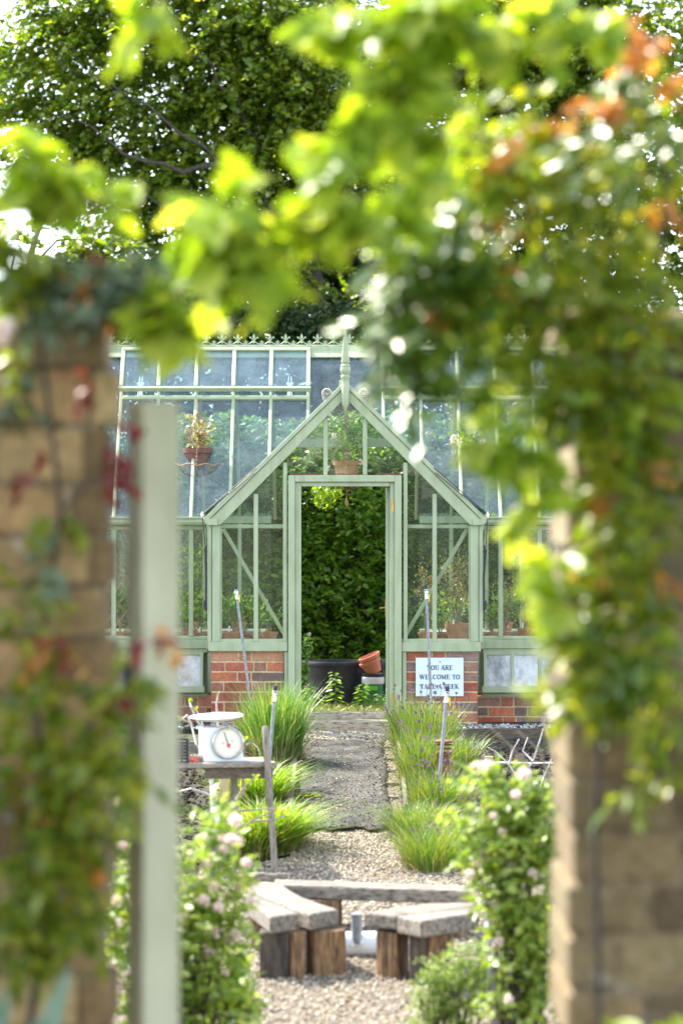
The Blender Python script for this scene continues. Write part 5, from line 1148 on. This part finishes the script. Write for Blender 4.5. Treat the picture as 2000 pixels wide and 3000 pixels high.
# ------------------------------------------------------------------ foreground: stone pillars, gate post, climbers
ST=[L(160,134,90),L(146,122,82),L(172,148,104),L(128,104,70),L(152,123,80),L(134,116,84),L(166,136,92),L(114,93,62)]
def stonewall(name,label,xa,xb,ya,yb,z0,z1,cap,seed,tone=1.0):
    rr=random.Random(seed); cx=(xa+xb)/2; t=thing(name,label,'stone wall',(cx,(ya+yb)/2,z0))
    mb=MB(); mb.box(xa+.02,xb-.02,ya+.015,yb-.015,z0,z1-.01,tuple(L(120,104,78)[:3])); z=z0
    while z<z1-.02:
        h=rr.uniform(.145,.185); h=min(h,z1-z); x=xa+rr.uniform(-.2,0)
        while x<xb:
            wd=rr.uniform(.18,.42); x0,x1=max(x,xa),min(x+wd,xb)
            if x1-x0>.03:
                c=rr.choice(ST); k=rr.uniform(.85,1.12); j=lambda:rr.uniform(-.008,.008); g_=.007
                e0=(rr.uniform(-.022,.016) if x0==xa else g_); e1=(rr.uniform(-.016,.02) if x1==xb else -g_)
                y0,y1=ya+j(),yb+j(); A=[(x0+e0,y0),(x1+e1,y0+j()*.5),(x1+e1,y1),(x0+e0,y1)]
                if x0==xa or x1==xb:      # quoin courses show several stones in depth
                    pass
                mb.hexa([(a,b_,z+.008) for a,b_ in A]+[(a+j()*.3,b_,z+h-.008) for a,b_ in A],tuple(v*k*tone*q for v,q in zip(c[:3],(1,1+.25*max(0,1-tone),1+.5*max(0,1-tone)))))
            x+=wd
        z+=h
    mb.build('masonry',M['stone'],t,bevel=.018)
    if cap:
        mb=MB(); mb.hexa([(xa-.04,ya-.04,z1+.001),(xb+.03,ya-.04,z1+.001),(xb+.03,yb+.04,z1+.001),(xa-.04,yb+.04,z1+.001),(xa-.02,ya-.02,z1+.07),(xb+.01,ya-.02,z1+.07),(xb+.01,yb+.02,z1+.07),(xa-.02,yb+.02,z1+.07)],tuple(L(150,130,98)[:3])); mb.build('coping',M['stone'],t,bevel=.02)
    return t
YF=10.2
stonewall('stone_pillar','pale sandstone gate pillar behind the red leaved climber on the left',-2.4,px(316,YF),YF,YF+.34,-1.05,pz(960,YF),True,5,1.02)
stonewall('stone_pillar','shaded sandstone gate pillar under the big climbing rose on the right',px(1672,YF),3.0,YF,YF+.85,-1.05,pz(980,YF),True,9,.60)  # low tone puts the shade of the foliage into the stone colour
# gate post, turned about a quarter right angle
mb=MB(); a=.1185; c0=Vector((px(449,10.32),10.32,-1.05)); th=math.radians(28); ro=Matrix.Rotation(th,3,'Z')
cs=[ro@Vector((x*a/2,y*a/2,0)) for x,y in ((-1,-1),(1,-1),(1,1),(-1,1))]; zt_=pz(1178,10.32)
mb.hexa([c0+v for v in cs]+[c0+v+Vector((0,0,zt_-c0.z-(0 if i in(0,3) else .0)-(.03 if i==2 else .0))) for i,v in enumerate(cs)])
GP=mb.build('gate_post',M['post'],bevel=.006,org=c0); tag(GP,'pale sage painted timber gate post beside the left pillar','gate post')
mb=MB(); q=c0+ro@Vector((-.072,.03,0)); mb.tube([q+Vector((0,0,2.25)),q+Vector((0,0,2.42))],.016,8); mb.build('gate_hook',M['black'],GP)

def climber(name,label,cat,base,groups,stems,Y):
    t=thing(name,label,cat,base); mb=MB()
    for ln,r in stems:
        pts=[at(x,y,yy) for x,y,yy in ln]; n=len(pts); mb.tube(pts,[r*(1-.6*i/(n-1)) for i in range(n)],7)
    if stems: mb.build('stems',M['bark'],t,smooth=True)
    for nm,mat,size,tpl,nl,Ls,bias,blobs in groups:
        Cs=[];Ts=[]
        for x,y,rx,ry,cnt,Yc in blobs:
            k=Yc/F; rx,ry=max(rx*.9-38,14),max(ry*.9-38,14); C,d=ell(cnt,at(x,y,Yc),(rx*k,max(.05,min(rx,ry)*k*.5),ry*k),.45); Cs.append(C); Ts.append(d+rng.normal(size=(cnt,3))*.5+np.array([0,0,-.2]))
        C=np.concatenate(Cs); T=np.concatenate(Ts)
        P,D,N=sprays(C,T,rng.uniform(.6,1.2,len(C))*Ls*.62,nl,.3); D=D+np.array([0,0,-.35]); N=N+np.array(bias)
        if nm=='glossy_leaves':
            N=unit(np.array([-.44,-.55,.70])+rng.normal(size=N.shape)*.22); D=D-N*np.sum(D*N,axis=1,keepdims=True)  # normals aimed between sun and camera so these leaves flash highlights
        leaves(nm,M[mat],t,P,D,N,rng.uniform(.6,1.2,len(P))*size,tpl)
    return t
HV=(-.35,-.55,.0)      # leaf tilt set halfway between sun and camera, shaped to raise highlights
climber('grape_vine','bright yellow green vine sprays hanging over the gateway','vine',(.2,9.5,2.9),[
  ('foliage','leaf_vine',.096,LOBE,5,.12,(-.2,-.3,0),[(1000,400,100,85,8,9.4),(935,490,70,60,4,9.4),(770,690,150,70,9,9.4),(610,710,85,85,6,9.4),(560,640,55,50,3,9.4),(680,610,60,50,3,9.4),(790,830,45,60,3,9.4),(900,620,90,70,5,9.4),(690,800,100,50,4,9.4),
     (1090,610,120,110,10,9.4),(1170,290,160,140,14,9.45),(1060,50,220,80,13,9.5),(1300,50,180,100,12,9.5),(1500,70,180,110,10,9.6),(1240,480,120,110,7,9.5),(440,20,75,60,3,9.35),(405,70,40,55,2,9.35),(1180,170,90,100,6,9.5),
     (1430,1330,45,95,5,9.9),(1560,1480,45,65,3,9.9),(1590,1640,40,65,3,9.9),(1590,1750,42,65,3,9.9),(1540,1330,55,65,4,9.9),(1700,40,150,80,6,9.6)])],
  [([(1900,-150,9.8),(1500,100,9.7),(1200,330,9.55),(1000,430,9.45),(900,600,9.4),(700,640,9.4),(580,700,9.4)],.012),([(1500,100,9.7),(1250,20,9.55),(900,-60,9.45),(440,-80,9.35)],.010)],10)
climber('grape_vine','yellow green vine sprays hanging over the left pillar','vine',(-.8,9.9,2.6),[
  ('foliage','leaf_vine',.094,LOBE,5,.12,(-.2,-.3,0),[(150,510,130,90,13,9.9),(60,440,90,50,5,9.9),(300,550,55,65,3,9.9),(60,600,90,60,5,9.9),(470,910,75,75,7,9.9),(400,960,65,55,4,9.9),(525,940,45,60,3,9.9)]),
  ('green_leaves','leaf_rose',.07,LOBE,5,.12,(-.1,-.2,0),[(80,740,140,80,13,10),(200,560,90,60,5,10),(60,830,120,60,8,10)])],
  [([(-150,420,10),(60,500,9.95),(300,600,9.9),(420,800,9.9),(470,940,9.9)],.010)],10)
climber('climbing_rose','red leaved climbing rose spread over the left stone pillar','climbing rose',(-.9,10.1,-1.05),[
  ('foliage','leaf_rose',.058,OVAL,7,.16,(-.1,-.55,0),[(120,2010,180,160,21,10.0),(80,2250,180,170,29,10.0),(200,2350,150,190,31,10.0),(130,2550,180,150,31,10.0),(260,2180,100,150,17,9.95),(60,2750,120,120,20,10),(220,2700,90,120,14,10),(60,1800,120,140,9,10.0),(30,1020,60,120,3,10.05),(150,1500,160,60,4,10.1),(330,2050,50,120,8,9.9),(400,2280,60,60,9,9.85),(400,1990,40,70,5,9.85)]),
  ('grey_leaves','leaf_glauc',.06,OVAL,7,.15,(-.2,-.5,0),[(280,820,170,70,40,10.0),(400,790,90,60,18,10.0),(120,890,130,50,12,10),(150,1640,50,90,5,10.05),(60,1150,60,120,5,10.1)]),
  ('rust_leaves','leaf_rust',.05,OVAL,6,.14,(-.1,-.5,0),[(300,880,170,50,4,10),(180,1880,150,60,5,10),(170,2450,160,120,5,9.97),(450,1910,40,40,2,9.85),(150,780,70,50,2,10)]),
  ('red_leaves','leaf_red',.055,OVAL,6,.10,(-.1,-.4,0),[(480,850,50,36,6,9.95),(330,1290,22,90,4,10.05),(310,1400,20,60,3,10.05),(260,1110,24,30,2,10.05),(85,1375,18,18,2,10.05),(430,1860,22,30,2,9.85),(320,2065,30,30,2,9.9),(190,1880,30,26,2,9.95),(300,760,30,30,2,9.95)])],
  [([(60,3200,10.12),(150,2600,10.1),(100,2000,10.12),(180,1500,10.14),(120,1000,10.12),(250,860,10.05),(420,800,10)],.013),([(150,2600,10.1),(300,2200,9.98),(380,2020,9.9)],.006),([(180,1500,10.14),(320,1350,10.1)],.005)],10)
rc=bpy.data.objects['climbing_rose']
for i,(x,y) in enumerate(((-5,965),)):
    n=40; D=runit(n); leaves('blossom',M['petal_pink'],rc,np.array(at(x,y,9.95))+D*.01,D,runit(n),np.full(n,.045),OVAL)
climber('climbing_rose','huge glossy climbing rose covering the right stone pillar','climbing rose',(1.2,10.1,-1.05),[
  ('foliage','leaf_rose',.062,OVAL,7,.17,(-.1,-.45,0),[(1650,650,330,280,81,10.1),(1800,1000,280,300,89,10.0),(1600,1020,210,250,46,10.0),(1880,1450,180,280,48,10.0),(1790,1250,150,160,27,10.0),(1800,1850,200,190,48,9.95),(1700,2010,110,90,14,9.95),(1880,2080,110,90,12,9.95),(1500,400,300,200,34,10.2),(1900,400,200,300,37,10.2),(1760,1680,60,120,7,9.95),(1770,2020,50,60,3,9.95),(1860,2310,60,50,4,10.05),(1980,2250,60,80,3,10.05)]),
  ('glossy_leaves','leaf_gloss',.06,OVAL,7,.15,(-.45,-.62,.05),[(1270,870,190,240,36,9.9),(1170,1030,120,150,15,9.88),(1340,680,170,150,22,9.88),(1340,1090,130,100,14,9.9),(1200,700,120,120,12,9.85),(1180,850,90,140,12,9.85),(1880,420,140,120,10,9.95),(1800,240,110,60,8,9.95),(1800,1900,180,120,14,9.9),(1190,1180,40,50,3,9.95),(1230,960,170,190,16,9.84),(1130,760,110,120,9,9.84),(1330,820,150,180,12,9.84),(1090,900,90,120,7,9.84),(1480,760,140,160,8,9.86),(1760,430,140,160,6,9.86)]),
  ('light_leaves','leaf_vine',.06,OVAL,6,.15,(-.2,-.3,0),[(1400,500,200,160,36,10.05),(1270,700,150,180,30,10),(1280,900,160,180,22,9.95),(1420,900,130,160,14,9.98),(1480,1150,140,160,18,10),(1830,1150,200,160,16,9.95),(1600,1350,40,80,5,10),(1900,1900,150,150,10,9.95)]),
  ('rust_leaves','leaf_rust',.062,OVAL,6,.13,(-.1,-.45,0),[(1820,150,110,90,10,10),(1780,300,120,90,7,10),(1990,220,40,60,3,10),(1550,420,200,130,7,10.05),(1950,580,60,50,2,9.95),(1500,620,140,90,4,10),(1560,820,120,120,4,10),(1850,1400,140,160,5,9.95),(1330,900,120,130,4,9.95),(1900,1650,120,80,3,9.95),(1740,1600,60,60,2,9.95)])],
  [([(1760,3200,10.15),(1740,2400,10.15),(1780,1800,10.12),(1700,1300,10.1),(1650,900,10.1),(1500,500,10.1),(1300,300,10.1)],.011),([(1780,1800,10.12),(1900,1200,10.1),(1950,500,10.1),(1800,100,10.1)],.014),([(1650,900,10.1),(1400,900,10),(1250,1000,9.95)],.010)],10)

# corner plants close to the gateway
def swords(name,label,cat,x,y,Y,lines,mat,wd):
    c=at(x,y,Y); c.z=-1.05; t=thing(name,label,cat,c)
    for (x0,y0),(x1,y1),w_ in lines:
        mb=MB(); p=at(x0,y0,Y); q=at(x1,y1,Y-.03); n=9; sd=Vector((.9,-.35,.1)).normalized()
        vs=[]
        for i in range(n+1):
            u=i/n; m=p.lerp(q,u); k=w_*(.55+.6*math.sin(PI*min(u*1.1+.15,1)) if u<.6 else .55+.6*math.sin(PI*min(u*1.1+.15,1)))*(1 if u<.85 else (1-u)/.15*.9+.02)
            vs+= [m-sd*k*.5,m+Vector((0,.012,0)),m+sd*k*.5]
        mb.add(vs,[(i*3+j,i*3+j+1,i*3+j+4,i*3+j+3) for i in range(n) for j in (0,1)])
        o=mb.build('leaf',M[mat],t,smooth=True); sm=o.modifiers.new('thick','SOLIDIFY'); sm.thickness=.004
    return t
swords('iris_plant','grey green sword leaved plant at the foot of the left pillar','plant',40,3300,9.7,[((60,3250),(200,2835),.085),((-10,3250),(-60,2780),.08),((20,3250),(110,2990),.075),((-40,3250),(20,2900),.07)],'iris_leaf',.08)
c=at(1960,3200,9.6); c.z=-1.05; t=thing('leafy_plant','bright green broad leaved plant at the foot of the right pillar','plant',c)
n=24; P,_=ell(n,at(1960,3080,9.6),(.14,.1,.09),.5); leaves('foliage',M['leaf_vine'],t,P,rng.normal(size=(n,3))+np.array([-.3,0,.3]),np.array([0,-.3,1.])+rng.normal(size=(n,3))*.3,np.full(n,.11),OVAL)
mb=MB()
for i in range(5): mb.tube([c,c+Vector((R.uniform(-.1,.1),0,.35))],.006,6)
for q in P[:10]: mb.tube([(c.x,c.y,c.z+.1),tuple(q)],.004,5)
mb.build('stems',M['stalk'],t)
